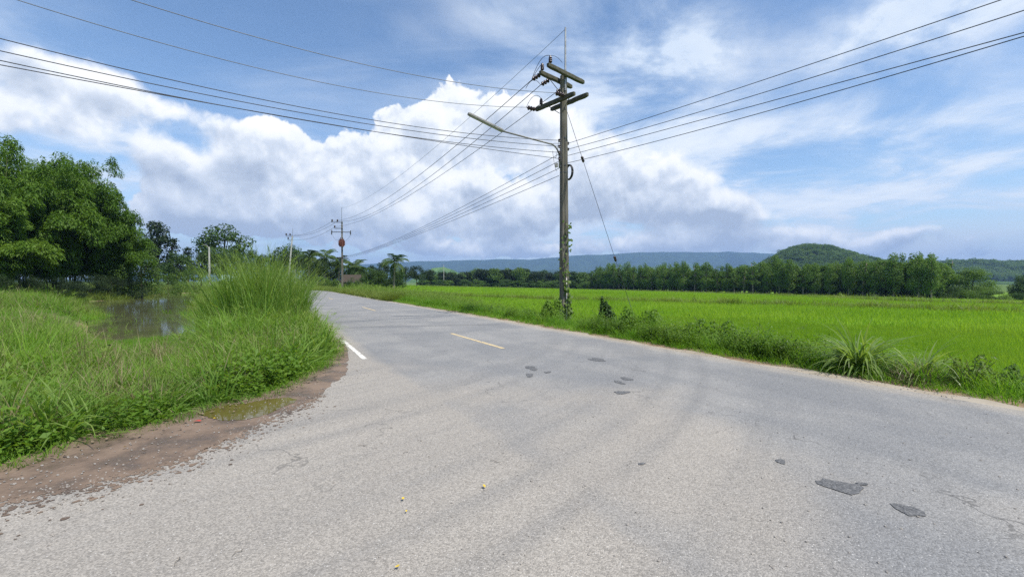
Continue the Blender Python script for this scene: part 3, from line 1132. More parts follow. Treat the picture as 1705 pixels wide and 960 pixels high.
def shaft(parent, h0, h1, w0, w1, m, yaw, name='shaft', lean=(0, 0)):
    mb = MB()
    n = 24
    c, s = math.cos(yaw), math.sin(yaw)
    rings = []
    r = np.random.default_rng(5)
    for i in range(n + 1):
        t = i / n
        w = (w0 + (w1 - w0) * t) / 2
        z = h0 + (h1 - h0) * t
        ch = w * .22
        ring = []
        for (x, y) in ((w, -w + ch), (w, w - ch), (w - ch, w), (-w + ch, w), (-w, w - ch), (-w, -w + ch), (-w + ch, -w), (w - ch, -w)):
            j = 1 + r.normal() * .012
            ring.append((x * j * c - y * j * s + lean[0] * t, x * j * s + y * j * c + lean[1] * t, z))
        rings.append(ring)
    vs = [p for ring in rings for p in ring]
    fs = [(i * 8 + k, i * 8 + (k + 1) % 8, i * 8 + 8 + (k + 1) % 8, i * 8 + 8 + k) for i in range(n) for k in range(8)]
    fs += [tuple(range(7, -1, -1)), tuple(n * 8 + k for k in range(8))]
    mb.add(vs, fs)
    return mb.build(name, m, parent)


YAW = math.atan2(NR[1], NR[0])
shaft(pole, -.3, PTOP - gz0, .37, .245, MAT['concrete'], YAW - .25, lean=(-.06, 0))
eu = Vector((.74, .67, 0)).normalized()          # upper crossarms: square to the line along the road
wf = Vector((-eu.y, eu.x, 0))
wl = Vector((-.80, -.60, 0))                      # the line that leaves across the side road
el = Vector((.66, -.75, 0)).normalized()
ZU, ZL = 10.50, 9.50
axis_at = lambda z: Vector((PB.x - .06 * z / PTOP, PB.y, z))


def beam(p0, p1, w, h, m, name, parent, seed=0):
    """a round-shouldered beam, a little uneven"""
    mb = MB()
    p0, p1 = Vector(p0), Vector(p1)
    d = (p1 - p0).normalized()
    up = Vector((0, 0, 1))
    sd_ = d.cross(up).normalized()
    r = np.random.default_rng(seed)
    sec = [(1, .70), (.82, .96), (0, 1), (-.82, .96), (-1, .70), (-1, -.75), (-.85, -1), (.85, -1), (1, -.75)]
    n = 12
    vs = []
    for i in range(n + 1):
        t = i / n
        k = 1.0 if 0 < i < n else .82
        tt = t if 0 < i < n else t
        c = p0 + (p1 - p0) * tt + up * r.normal() * .004
        for a, b in sec:
            vs.append(c + sd_ * a * w / 2 * k * (1 + r.normal() * .03) + up * b * h / 2 * k)
    q = len(sec)
    fs = [(i * q + j, i * q + (j + 1) % q, (i + 1) * q + (j + 1) % q, (i + 1) * q + j) for i in range(n) for j in range(q)]
    fs += [tuple(range(q - 1, -1, -1)), tuple(n * q + j for j in range(q))]
    mb.add(vs, fs)
    return mb.build(name, m, parent)


for i, (off, z, e, w, l0, l1) in enumerate([(.27, ZU - .03, eu, wf, -1.2, .86), (-.27, ZU + .05, eu, wf, -1.30, 1.06),
                                            (.25, ZL, el, wl, -1.44, .86), (-.25, ZL, el, wl, -1.0, 1.12)]):
    c = axis_at(z) + w * off
    beam(loc(c + e * l0), loc(c + e * l1), .150, .175, MAT['mossy'], 'crossarm', pole, 20 + i)
# through bolts and flat braces under the arms
for z, e, w in ((ZU, eu, wf), (ZL, el, wl)):
    MB().tube([loc(axis_at(z) - w * .33), loc(axis_at(z) + w * .33)], .014, 6).build('through_bolt', MAT['dark_steel'], pole)
    for sgn in (-1, 1):
        MB().tube([loc(axis_at(z - .1) + e * .62 * sgn + w * .29), loc(axis_at(z - .55) + w * .17 + e * .08 * sgn)], .016, 5).build('brace', MAT['dark_steel'], pole)
# lightning spike
b0 = axis_at(9.9) + Vector((.06, -.14, 0))
sp = MB()
sp.box((b0 + Vector((0, 0, 1.36))) - Vector((PB.x, PB.y, gz0)), (.075, .055, 2.72), Matrix.Rotation(.4, 3, 'Z'), taper=.8)
sp.build('spike', MAT['steel'], pole)
MB().tube([loc(axis_at(z) + Vector((.045 + .015 * math.sin(z * 2), -.175, 0))) for z in np.linspace(.1, 10.0, 26)], .008, 5).build('earth_wire', MAT['dark_steel'], pole)
MB().tube([loc(axis_at(z) + Vector((.075, -.205, 0))) for z in (-.2, .8, 1.75)], .026, 8).build('conduit', MAT['pale_concrete'], pole, True)
for k in range(9):                                     # step bolts
    z = 6.55 + .30 * (k - 4) if k < 4 else 4.2 + .34 * (k - 4)
    sgn = -1 if k % 2 else 1
    MB().tube([loc(axis_at(z) - eu * .12), loc(axis_at(z) - eu * .26)], .014, 6).build('step_bolt', MAT['dark_steel'], pole)
for z in (9.1, 7.85, 6.65, 6.35, 3.2):
    w_ = .37 + (.245 - .37) * z / PTOP
    mb = MB()
    mb.lathe(loc(axis_at(z)), (0, 0, 1), [(0, w_ * .565), (.05, w_ * .565)], 14)
    mb.build('strap_band', MAT['dark_steel'], pole)


def pin_ins(p):
    mb = MB()
    mb.lathe(p, (0, 0, 1), [(-.02, .018), (.05, .03), (.06, .075), (.10, .08), (.115, .055), (.14, .078), (.18, .08), (.195, .055), (.22, .075), (.26, .07), (.285, .045), (.31, .05), (.34, .025)], 12)
    return mb.build('pin_insulator', MAT['brown'], pole, True)


pins = [axis_at(ZU) - wf * .27 - eu * 1.14 + Vector((0, 0, .14)), axis_at(ZU) + wf * .27 - eu * 1.06 + Vector((0, 0, .06)), axis_at(ZL) + wl * .25 - el * 1.12 + Vector((0, 0, .085))]
for p in pins:
    pin_ins(loc(p))


def disc_string(p, d, n=3):
    """a strain string of porcelain discs; returns its far end"""
    d = Vector(d).normalized()
    mb = MB()
    mb.lathe(loc(p), d, [(0, .016), (.09, .016)], 6)
    for k in range(n):
        mb.lathe(loc(p + d * (.09 + .152 * k)), d, [(0, .03), (.012, .092), (.045, .10), (.075, .06), (.088, .026), (.150, .022)], 12)
    mb.build('disc_insulators', MAT['brown'], pole, True)
    return p + d * (.09 + .152 * n + .02)


dn = Vector((0, 0, -.10))
far_ends = [disc_string(axis_at(ZU - .05) + wf * .33 - eu * 1.08, wf + dn), disc_string(axis_at(ZU - .10) + wf * .33 - eu * .52, wf + dn), disc_string(axis_at(ZU - .14) + wf * .33 + eu * .48, wf + dn)]
left_ends = [disc_string(axis_at(ZL - .02) + wl * .30 - el * 1.40, wl + dn * .6), disc_string(axis_at(ZL + .05) + wl * .32 + el * .36, wl + dn * .6)]

# low-voltage rack: four spools on each side
LVZ = [7.72, 7.46, 7.20, 6.93]
rack = MB()
for sgn in (-1, 1):
    rack.box(loc(axis_at(7.33) - eu * .21 * -sgn), (.05, .06, 1.05), Matrix.Rotation(YAW, 3, 'Z'))
rack.build('spool_rack', MAT['dark_steel'], pole)
lv_left, lv_right = [], []
for k, z in enumerate(LVZ):
    for sgn, lst in ((-1, lv_left), (1, lv_right)):
        if sgn == 1 and k > 1:
            lst.append(axis_at(z - .05 * (k - 1)) + eu * .20)
            continue
        p = axis_at(z) + eu * (.29 * sgn)
        mb = MB()
        mb.lathe(loc(p - Vector((0, 0, .055))), (0, 0, 1), [(0, .05), (.03, .056), (.045, .036), (.065, .036), (.08, .056), (.11, .05)], 10)
        mb.build('spool', MAT['brown'], pole, True)
        lst.append(p + (wl * .05 if sgn < 0 else -wf * .05))
# loose jumper loops by the spools and on the arms
for k, (a, b, sag, rad) in enumerate([(lv_left[0], lv_left[3] - eu * .25, -.25, .008), (lv_left[1] + wl * .45, lv_right[1], .12, .008), (lv_left[2] + wl * .35, lv_left[3] - eu * .1 - Vector((0, 0, .55)), -.20, .008),
                                      (pins[0] + Vector((0, 0, .33)), far_ends[0], .35, .011), (pins[0] + Vector((0, 0, .33)), pins[0] + eu * .75 + Vector((0, 0, .30)), .10, .008),
                                      (pins[1] + Vector((0, 0, .33)), far_ends[0], .05, .011), (pins[2] + Vector((0, 0, .33)), left_ends[0], .30, .010), (far_ends[1], far_ends[1] + wf * .7 - eu * .25, .30, .012)]):
    pts = [loc(a.lerp(b, t) + Vector((0, 0, 4 * sag * t * (1 - t)))) for t in np.linspace(0, 1, 12)]
    MB().tube(pts, rad, 5).build('jumper_wire', MAT['rubber'], pole)

# street lamp on its curved arm
lamp = thing('street_lamp', 'long slim street lamp head on a curved pipe arm reaching over the road', 'street lamp', tuple(axis_at(6.6) - eu * .2))
o_ = Vector(lamp.location)
arm_dir = Vector((-.87, -.49, 0))
base = axis_at(6.55) + arm_dir * .24
pts = [base + Vector((0, 0, z)) for z in (0, .25, .45)]
for t in (.2, .4, .6, .8, 1.0):
    th = t * math.radians(70)
    pts.append(base + Vector((0, 0, .45)) + arm_dir * .55 * (1 - math.cos(th)) + Vector((0, 0, .55 * math.sin(th))))
q0 = pts[-1]
headA = Vector((-1.0 + 0, 0, 0))
A_ = PB + arm_dir * 3.04
A_.z = 7.66
B_ = PB + arm_dir * 4.62
B_.z = 8.08
pts.append(A_)
MB().tube([p - o_ for p in pts], [.034] * len(pts), 8).build('arm', MAT['lamp'], lamp, True)
dd = (B_ - A_).normalized()
Mx = dd.to_track_quat('X', 'Z').to_matrix()
mid = (A_ + B_) / 2 - o_
hb = MB()
L_ = (B_ - A_).length
sec = [(-.09, -.03), (.09, -.03), (.09, .022), (.05, .06), (-.05, .06), (-.09, .022)]
vs = []
for t, k in ((-.5, .75), (-.47, 1), (.44, 1), (.5, .5)):
    vs += [mid + Mx @ Vector((L_ * -t, y * k, z * k)) for y, z in sec]
hb.add(vs, [(i * 6 + j, i * 6 + (j + 1) % 6, (i + 1) * 6 + (j + 1) % 6, (i + 1) * 6 + j) for i in range(3) for j in range(6)] + [tuple(range(5, -1, -1)), tuple(range(18, 24))])
hb.build('lamp_head', MAT['lamp'], lamp)
MB().box(mid + Mx @ Vector((0, 0, -.038)), (L_ * .90, .14, .024), Mx).build('diffuser', MAT['diffuser'], lamp)
for z in (6.62, 6.9):
    MB().tube([axis_at(z) - eu * .12 - o_, base + Vector((0, 0, z - 6.55)) - o_], .03, 6).build('clamp', MAT['dark_steel'], lamp)
MB().box(axis_at(6.62) - eu * .42 + arm_dir * .05 - o_, (.12, .1, .16)).build('photocell', MAT['lamp'], lamp)

# coil of spare cable
coil = thing('cable_coil', 'coil of black cable hung on the side of the concrete pole', 'cable coil', tuple(axis_at(6.45) + eu * .34))
cn = Vector((.84, .54, 0))
ca = cn.cross(Vector((0, 0, 1))).normalized()
for k in range(4):
    r_ = .305 - .022 * (k % 2)
    MB().tube([ca * r_ * .82 * math.cos(t) + Vector((0, 0, r_ * 1.08 * math.sin(t))) + cn * (.028 * k - .04) for t in np.linspace(0, 2 * math.pi, 29)], .027, 7).build('turn', MAT['rubber'], coil, True)
MB().tube([axis_at(6.62) + eu * .14 - Vector(coil.location), Vector((-.06, 0, .27))], .018, 5).build('hook', MAT['dark_steel'], coil)

# guy wire with two strain insulators
guy = thing('guy_wire', 'slanting guy wire with two strain insulators anchored in the weeds right of the pole', 'guy wire', (6.35, 22.0, hz(6.35, 22.0)))
go_ = Vector(guy.location)
g0, g1 = axis_at(9.25) + Vector((.1, .05, 0)), Vector((6.35, 22.0, hz(6.35, 22.0) + .1))
gp = lambda t: g0.lerp(g1, t) - go_
for t0, t1, rr in ((0, .205, .010), (.225, .66, .010), (.685, .87, .011)):
    MB().tube([gp(t0), gp(t1)], rr, 6).build('strand', MAT['wire'], guy)
MB().tube([gp(.87), gp(1.02)], .013, 6).build('anchor_rod', MAT['steel'], guy)
for t in (.215, .672):
    mb = MB()
    d_ = (g1 - g0).normalized()
    mb.lathe(gp(t) - d_ * .14, d_, [(0, .03), (.03, .062), (.11, .066), (.13, .05), (.15, .05), (.17, .066), (.25, .062), (.28, .03)], 10)
    mb.build('strain_insulator', MAT['brown'], guy, True)
stick = MB()
stick.tube([(1.55, 18.1, gz0 + .55), (1.9, 18.25, gz0 + .42), (2.5, 18.5, gz0 + .1)], [.03, .035, .04], 6)
tag(stick.build('fallen_branch', MAT['bark']), 'short dead branch leaning in the weeds at the foot of the concrete pole', 'branch')


# ------------------------------------------------------------------ the other poles down the road
def spot(px, d):
    x = (px - CX) / F * d
    return Vector((x, d, hz(x, d)))


def zat(py, d):
    return CAMH + (HY - py) / F * d


def small_pole(name, label, px, d, ytop, w=.26, px_top=None, m='pale_concrete', group=None):
    b = spot(px, d)
    t = thing(name, label, 'utility pole', tuple(b), 0, group)
    top = zat(ytop, d)
    lx = 0 if px_top is None else (px_top - px) / F * d
    shaft(t, -.3, top - b.z, w, w * .68, MAT[m], .3, lean=(lx, 0))
    return t, b, top, lx


tp, tb, ttop, _ = small_pole('utility_pole', 'grey pole down the road carrying the rusty red transformer', 570, 77, 369, .34, m='concrete')
right = Vector((1, .12, 0)).normalized()


def arm_at(parent, b, py, d, x0, x1, px, h=.11, m='dark_steel'):
    z = zat(py, d) - b.z
    k = d / F
    o = beam(right * ((x0 - px) * k) + Vector((0, -.16, z)), right * ((x1 - px) * k) + Vector((0, -.16, z)), h, h, MAT[m], 'crossarm', parent, 3)
    return o


for py, x0, x1 in ((370.5, 554, 572), (380.5, 558.5, 572), (386.5, 553, 585), (429, 560, 580.5)):
    arm_at(tp, tb, py, 77, x0, x1, 570)
k77 = 77 / F
for px, py in ((555, 369.5), (563.5, 369.5), (559, 379.5)):
    MB().lathe(right * ((px - 570) * k77) + Vector((0, -.16, zat(py, 77) - tb.z)), (0, 0, 1), [(0, .05), (.05, .13), (.18, .15), (.2, .09), (.25, .14), (.38, .12), (.42, .05)], 8).build('pin_insulator', MAT['brown'], tp, True)
for px in (554.5, 584.5):
    MB().lathe(right * ((px - 570) * k77) + Vector((0, -.30, zat(391, 77) - tb.z)), (.06, 0, 1), [(0, .06), (.1, .12), (.2, .08), (.35, .12), (.55, .08), (.7, .11), (.8, .05)], 8).build('fuse_cutout', MAT['dark_steel'], tp, True)
MB().tube([Vector((0, -.1, zat(369, 77) - tb.z - .6)), Vector((0, -.1, zat(346, 77) - tb.z))], .035, 6).build('spike', MAT['steel'], tp)
for sx in (-1, 1):
    p0 = right * (sx * 14.5 * k77) + Vector((0, -.25, zat(391, 77) - tb.z))
    p1 = Vector((sx * .35, -.45, zat(399, 77) - tb.z))
    MB().tube([p0.lerp(p1, t) + Vector((0, 0, -.5 * 4 * t * (1 - t))) for t in np.linspace(0, 1, 9)], .016, 5).build('jumper_wire', MAT['rubber'], tp)
tr = thing('transformer', 'rusty red transformer tank bolted high on the grey pole down the road', 'transformer', (tb.x + .1, tb.y - .42, zat(411, 77)))
hT = 12.6 * k77
MB().lathe((0, 0, 0), (0, 0, 1), [(0, .36), (.04, .40), (hT - .1, .40), (hT - .08, .44), (hT, .42)], 16).build('tank', MAT['rust'], tr)
for a in np.linspace(-1.9, 1.9, 9):
    c, s = math.sin(a), -math.cos(a)
    MB().box((c * .47, s * .47, hT * .48), (.03, .16, hT * .62), Matrix.Rotation(a, 3, 'Z')).build('cooling_fin', MAT['rust'], tr)
for x in (-.2, .2):
    MB().lathe((x, 0, hT), (0, 0, 1), [(0, .05), (.05, .08), (.12, .05), (.18, .08), (.26, .05), (.34, .03)], 8).build('bushing', MAT['brown'], tr, True)
MB().box((-.1, .36, hT * .55), (.5, .2, .1)).build('mounting_bracket', MAT['dark_steel'], tr)

p3, b3, t3, l3 = small_pole('utility_pole', 'pale pole leaning to the right behind the tall grass beside the road', 479, 99, 393, .36, 487.5)
arm_at(p3, b3, 393.5, 99, 477 , 489, 479)
arm_at(p3, b3, 400, 99, 480, 489, 479)
for px, py in ((478, 392), (484, 392), (481, 398.5)):
    MB().lathe(right * ((px - 479) * 99 / F) + Vector((0, -.16, zat(py, 99) - b3.z)), (0, 0, 1), [(0, .05), (.06, .16), (.22, .18), (.26, .10), (.32, .17), (.46, .12)], 8).build('pin_insulator', MAT['brown'], p3, True)
MB().tube([Vector((l3, 0, t3 - b3.z - .6)), Vector((l3 + .1, 0, zat(381, 99) - b3.z))], .04, 5).build('spike', MAT['steel'], p3)
p4, b4, t4, _ = small_pole('utility_pole', 'shorter pale pole just right of the leaning one', 492, 149, 419, .42, 490.8)
arm_at(p4, b4, 420, 149, 488, 497, 492)
p5, b5, t5, _ = small_pole('utility_pole', 'thin distant pole between the shorter pale pole and the coconut palms', 499, 190, 431, .36)
arm_at(p5, b5, 432, 190, 496, 502, 499)
p6, b6, t6, _ = small_pole('utility_pole', 'lone white pole in front of the round crowned tree', 349, 105, 411, .40)
MB().tube([Vector((0, 0, t6 - b6.z - .3)), Vector((-.5, 0, t6 - b6.z + .35)), Vector((-1.4, 0, t6 - b6.z + .55))], .05, 6).build('lamp_arm', MAT['pale_concrete'], p6)
post = thing('marker_post', 'white marker post on the far verge where the road bends away', 'marker post', tuple(spot(509.5, 92)))
MB().box((0, 0, .88), (.42, .16, 1.9), taper=.94).build('post_body', MAT['pale_concrete'], post)
MB().box((0, 0, 1.86), (.46, .20, .07)).build('cap', MAT['roof_white'], post)
for i, (px, ytop, d) in enumerate(((739, 440, 290), (850, 452, 340), (897, 452, 340), (963, 452, 330))):
    small_pole('utility_pole', ['distant pole standing before the small pale green hill', 'thin far pole at the middle of the far tree line', 'thin far pole nearest the concrete pole on its left', 'thin far pole just right of the concrete pole'][i], px, d, ytop, .34)


# ------------------------------------------------------------------ wires
def wire(label, P0, pts, plan_to, rad=.012, s_end=None, m='wire', P1=None, group=None):
    """P0 start; plan_to: direction on the ground; pts: measured picture points on the wire; the height along it is a parabola through them"""
    P0 = Vector(P0)
    d = Vector((plan_to[0], plan_to[1], 0)).normalized()
    rows, rhs, wts = [], [], []

    def eq(s, z, w):
        rows.append([s * w, s * s * w])
        rhs.append((z - P0.z) * w)
    for px, py in pts:
        k = (px - CX) / F                      # x = k y  on the measured ray
        s = (k * P0.y - P0.x) / (d.x - k * d.y)
        y = P0.y + s * d.y
        eq(s, CAMH + (HY - py) / F * y, 1.0)
    if P1 is not None:
        P1 = Vector(P1)
        s_end = (Vector((P1.x, P1.y, 0)) - Vector((P0.x, P0.y, 0))).length
        eq(s_end, P1.z, 50.0)
    b, c = np.linalg.lstsq(np.array(rows), np.array(rhs), rcond=None)[0]
    n = 40
    o = Vector((P0.x, P0.y, P0.z))
    P = []
    for i in range(n + 1):
        s = s_end * i / n
        P.append(Vector((d.x * s, d.y * s, b * s + c * s * s)))
    w = MB().tube(P, rad, 6).build('power_line', MAT[m], None, True)
    w.location = o
    return tag(w, label, 'power line', group)


SE = 20.5
wire('upper of the two lone wires leaving the lower crossarm for the top left', left_ends[1], [(209, 0), (686, 127), (857, 152)], (-.8, -.6), .010, SE, 'pale_wire', None, 'wires crossing the sky to the left')
wire('lower of the two lone wires leaving the lower crossarm for the top left', left_ends[0], [(20, 0), (670, 162), (857, 187)], (-.8, -.6), .010, SE, 'pale_wire', None, 'wires crossing the sky to the left')
for lab, p, pts in (('highest of the four close cables running from the spools to the left edge', lv_left[0], [(0, 71), (430, 158), (857, 240)]),
                    ('second highest of the four close cables running from the spools to the left edge', lv_left[1], [(0, 88), (630, 206), (857, 247)]),
                    ('third cable down of the four running from the spools to the left edge', lv_left[2], [(0, 104), (479, 194), (857, 253)]),
                    ('lowest of the four close cables running from the spools to the left edge', lv_left[3], [(0, 110), (479, 196), (857, 256)])):
    wire(lab, p, pts, (-.8, -.6), .0105, SE, 'wire', None, 'wires crossing the sky to the left')
for lab, p, pts in (('highest of the four cables rising from the pole to the upper right corner', lv_right[0], [(1672, 0), (1276, 134), (1000, 222)]),
                    ('second highest of the four cables rising from the pole to the upper right corner', lv_right[1], [(1705, 19), (1276, 155), (1000, 234)]),
                    ('third cable down of the four rising from the pole to the upper right corner', lv_right[2], [(1705, 55), (1276, 174), (1000, 243)]),
                    ('lowest of the four cables rising from the pole to the upper right corner', lv_right[3], [(1705, 62), (1276, 187), (1000, 259)])):
    wire(lab, p, pts, (.55, -.835), .0105, 15.5, 'wire', None, 'cables crossing the sky to the right')

T = lambda px, py, off=0.0: Vector(((px - CX) / F * 77, 77 + off, zat(py, 77)))
top_sp = axis_at(9.9) + Vector((.06, -.14, 2.65))
wire('thin highest wire from the tip of the spike down to the transformer pole', top_sp, [(857, 121), (746, 227), (640, 314)], (T(570, 347) - top_sp)[:2], .009, None, 'pale_wire', T(570, 347), 'wires between the two big poles')
for lab, p, pts, e in (('left of the three crossarm wires sweeping down to the transformer pole', far_ends[0], [(857, 152), (746, 256)], T(555, 367.5)),
                       ('middle one of the three crossarm wires sweeping down to the transformer pole', far_ends[1], [(857, 186), (706, 302)], T(563.5, 367.5)),
                       ('right of the three crossarm wires sweeping down to the transformer pole', far_ends[2], [(857, 207), (706, 311)], T(559, 377.5))):
    wire(lab, p, pts, (e - p)[:2], .015, None, 'wire', e, 'wires between the two big poles')
for lab, k, pts, e in (('highest of the four low cables drooping towards the transformer pole', 0, [(853, 293), (653, 402)], T(561, 428.5)),
                       ('second highest of the four low cables drooping towards the transformer pole', 1, [(853, 299), (653, 404)], T(567, 428.5)),
                       ('third of the four low cables drooping towards the transformer pole', 2, [(853, 307), (653, 406)], T(574, 428.5)),
                       ('lowest of the four low cables drooping towards the transformer pole', 3, [(853, 314), (653, 408)], T(580, 429.5))):
    s0 = axis_at(LVZ[k] - .55 - .05 * k) - eu * .2 + wf * .12
    wire(lab, s0, pts, (e - s0)[:2], .012, None, 'wire', e, 'low cables between the two big poles')
T3 = lambda px, py: Vector(((px - CX) / F * 99, 99, zat(py, 99)))
for lab, a, b, pts in (('upper wire between the transformer pole and the leaning pale pole', T(555, 367.5), T3(478, 391), [(520, 386)]),
                       ('middle wire between the transformer pole and the leaning pale pole', T(563.5, 367.5), T3(484, 391), [(520, 389)]),
                       ('lower wire between the transformer pole and the leaning pale pole', T(559, 377.5), T3(481, 397.5), [(520, 396)])):
    wire(lab, a, pts, (b - a)[:2], .022, None, 'wire', b, 'wires between the far poles')


# ------------------------------------------------------------------ trees
def crown_mesh(name, clumps, per, leaf, m, seed, flat=1.0, shell=.62, droop=0.0, aspect=.5):
    """leaf-sized faces spread through a set of clumps (x, y, z, rx, ry, rz): thickest towards each clump's skin, with gaps between"""
    r = np.random.default_rng(seed)
    Vs, n0, Qs = [], 0, []
    for (x, y, z, rx, ry, rz) in clumps:
        n = max(6, int(per * (rx * ry * rz) ** (2 / 3)))
        d = unit(r, n)
        rad = shell + (1 - shell) * r.uniform(0, 1, n) ** .6
        rad *= 1 + r.normal(0, .10, n)
        P = np.array([x, y, z]) + d * rad[:, None] * np.array([rx, ry, rz])
        nn = d * .55 + r.normal(0, .55, (n, 3)) + np.array([0, 0, .55])
        nn /= np.linalg.norm(nn, axis=1)[:, None]
        D = unit(r, n) + np.array([0, 0, -droop]) + d * .5 * droop
        V, q = leaf_quads(P, nn, D, leaf * r.uniform(.6, 1.35, n), leaf * aspect * r.uniform(.7, 1.3, n))
        Vs.append(V)
        Qs.append(q + n0)
        n0 += len(V)
    return np_mesh(name, np.concatenate(Vs), [np.concatenate(Qs)], m)


def trunk_mesh(name, h, r0, limbs, m, seed, bend=.05):
    r = np.random.default_rng(seed)
    mb = MB()
    a = r.uniform(0, 6.28)
    bx, by = math.cos(a) * bend * h, math.sin(a) * bend * h
    P = [Vector((bx * t * t, by * t * t, h * t - .2 * (t == 0))) for t in np.linspace(0, 1, 8)]
    mb.tube(P, [r0 * (1.25 if t == 0 else 1 - .72 * t) for t in np.linspace(0, 1, 8)], 8)
    for (x, y, z) in limbs:
        z0 = min(max(z * .55, h * .3), h * .9)
        t = z0 / h
        p0 = Vector((bx * t * t, by * t * t, z0))
        p2 = Vector((x, y, z))
        p1 = p0.lerp(p2, .5) + Vector((0, 0, .08 * h))
        mb.tube([p0, p0.lerp(p1, .6), p1, p2], [r0 * .42, r0 * .33, r0 * .24, r0 * .10], 5)
    return mb.mesh(name, m, True)


def make_tree(h, w, style, seed, leaf, dens, m, bark='bark'):
    """returns (trunk mesh, crown mesh); unit is metres"""
    r = np.random.default_rng(seed)
    cl = []
    if style == 'round':
        for k in range(26):
            d = unit(r, 1)[0]
            d[2] = d[2] * .75 + .1
            q = .72
            cr = w * r.uniform(.15, .24)
            cl.append((d[0] * w / 2 * q, d[1] * w / 2 * q, h * .62 + d[2] * h * .30, cr, cr, cr * .8))
    elif style == 'umbrella':                       # open layered crown on a visible bole
        for k in range(40):
            a = r.uniform(0, 6.28)
            rr = math.sqrt(r.uniform()) * w / 2 * .84
            zz = h * (.92 - .26 * (rr / (w / 2)) ** 2 - r.uniform(0, .34))
            cr = w * r.uniform(.11, .18)
            cl.append((rr * math.cos(a), rr * math.sin(a), zz, cr, cr, cr * .72))
    elif style == 'column':                         # plantation tree: tall narrow crown, bare stem below
        for k in range(30):
            t = r.uniform(.0, 1) ** .9
            zz = h * (.20 + .75 * t)
            env = w / 2 * (1.0 - .50 * t ** 1.6) * (0.66 + .34 * min(1, t * 3))
            a = r.uniform(0, 6.28)
            rr = env * r.uniform(.1, .8)
            cr = w * r.uniform(.14, .24) * (1 - .25 * t)
            cl.append((rr * math.cos(a), rr * math.sin(a), zz, cr, cr, cr * .8))
        cl.append((0, 0, h * .95, w * .14, w * .14, w * .16))
    elif style == 'full':                           # leafy to the ground
        for k in range(50):
            t = r.uniform(0, 1)
            zz = h * (.10 + .78 * t)
            env = w / 2 * math.sin(math.pi * (.22 + .70 * t)) ** .8
            a = r.uniform(0, 6.28)
            rr = env * r.uniform(.3, .9)
            cr = w * r.uniform(.12, .21)
            cl.append((rr * math.cos(a), rr * math.sin(a), zz, cr, cr, cr * .75))
    elif style == 'tiers':                          # dark conical crown in ragged tiers
        for k in range(60):
            t = r.uniform(0, 1)
            zz = h * (.14 + .76 * t)
            env = w / 2 * (1.0 - .62 * t) * (.8 + .35 * math.sin(t * 19))
            a = r.uniform(0, 6.28)
            rr = env * r.uniform(.3, .9)
            cr = w * r.uniform(.11, .19)
            cl.append((rr * math.cos(a), rr * math.sin(a), zz, cr, cr, cr * .62))
    elif style == 'bush':
        for k in range(18):
            d = unit(r, 1)[0]
            cr = w * r.uniform(.13, .22)
            cl.append((d[0] * w * .34, d[1] * w * .34, h * (.42 + .36 * d[2]), cr, cr, cr * .8 * min(1.4, h / w)))
    limbs = [c[:3] for c in cl[::4]]
    tk = trunk_mesh('trunk', h * (.72 if style != 'column' else .92), max(.09, h * (.018 if style != 'bush' else .01)), limbs, MAT[bark], seed)
    return tk, crown_mesh('crown', cl, dens, leaf, MAT[m], seed + 100)


TREES = {}


def plant(name, label, cat, px, d, ytop, style, m, w_px=None, variants=3, group=None, leaf=None, dens=None, sink=0.0, hw=None, vkey=0, bark='bark', yaw=None, dy=0.0):
    """a tree standing at distance d under picture column px, as tall as it is seen to be; meshes are shared by kind and scaled"""
    b = spot(px, d)
    b.z -= sink
    H = zat(ytop, d) - b.z
    W = (w_px / F * d) if w_px else H * hw
    asp = round(W / H * 3) / 3 or .33
    key = (style, m, asp, vkey % variants, leaf)
    if key not in TREES:
        base_h = 12.0
        lf = leaf or .42
        TREES[key] = make_tree(base_h, base_h * asp, style, zlib.crc32(repr(key).encode()) % 9999, lf, dens or 70, m, bark)
    tk, cr = TREES[key]
    t = thing(name, label, cat, tuple(b), rng.uniform(0, 6.28) if yaw is None else yaw, group)
    t.scale = (W / (12.0 * asp),) * 2 + (H / 12.0,)
    link('trunk', tk, t)
    link('crown', cr, t)
    return t


import zlib

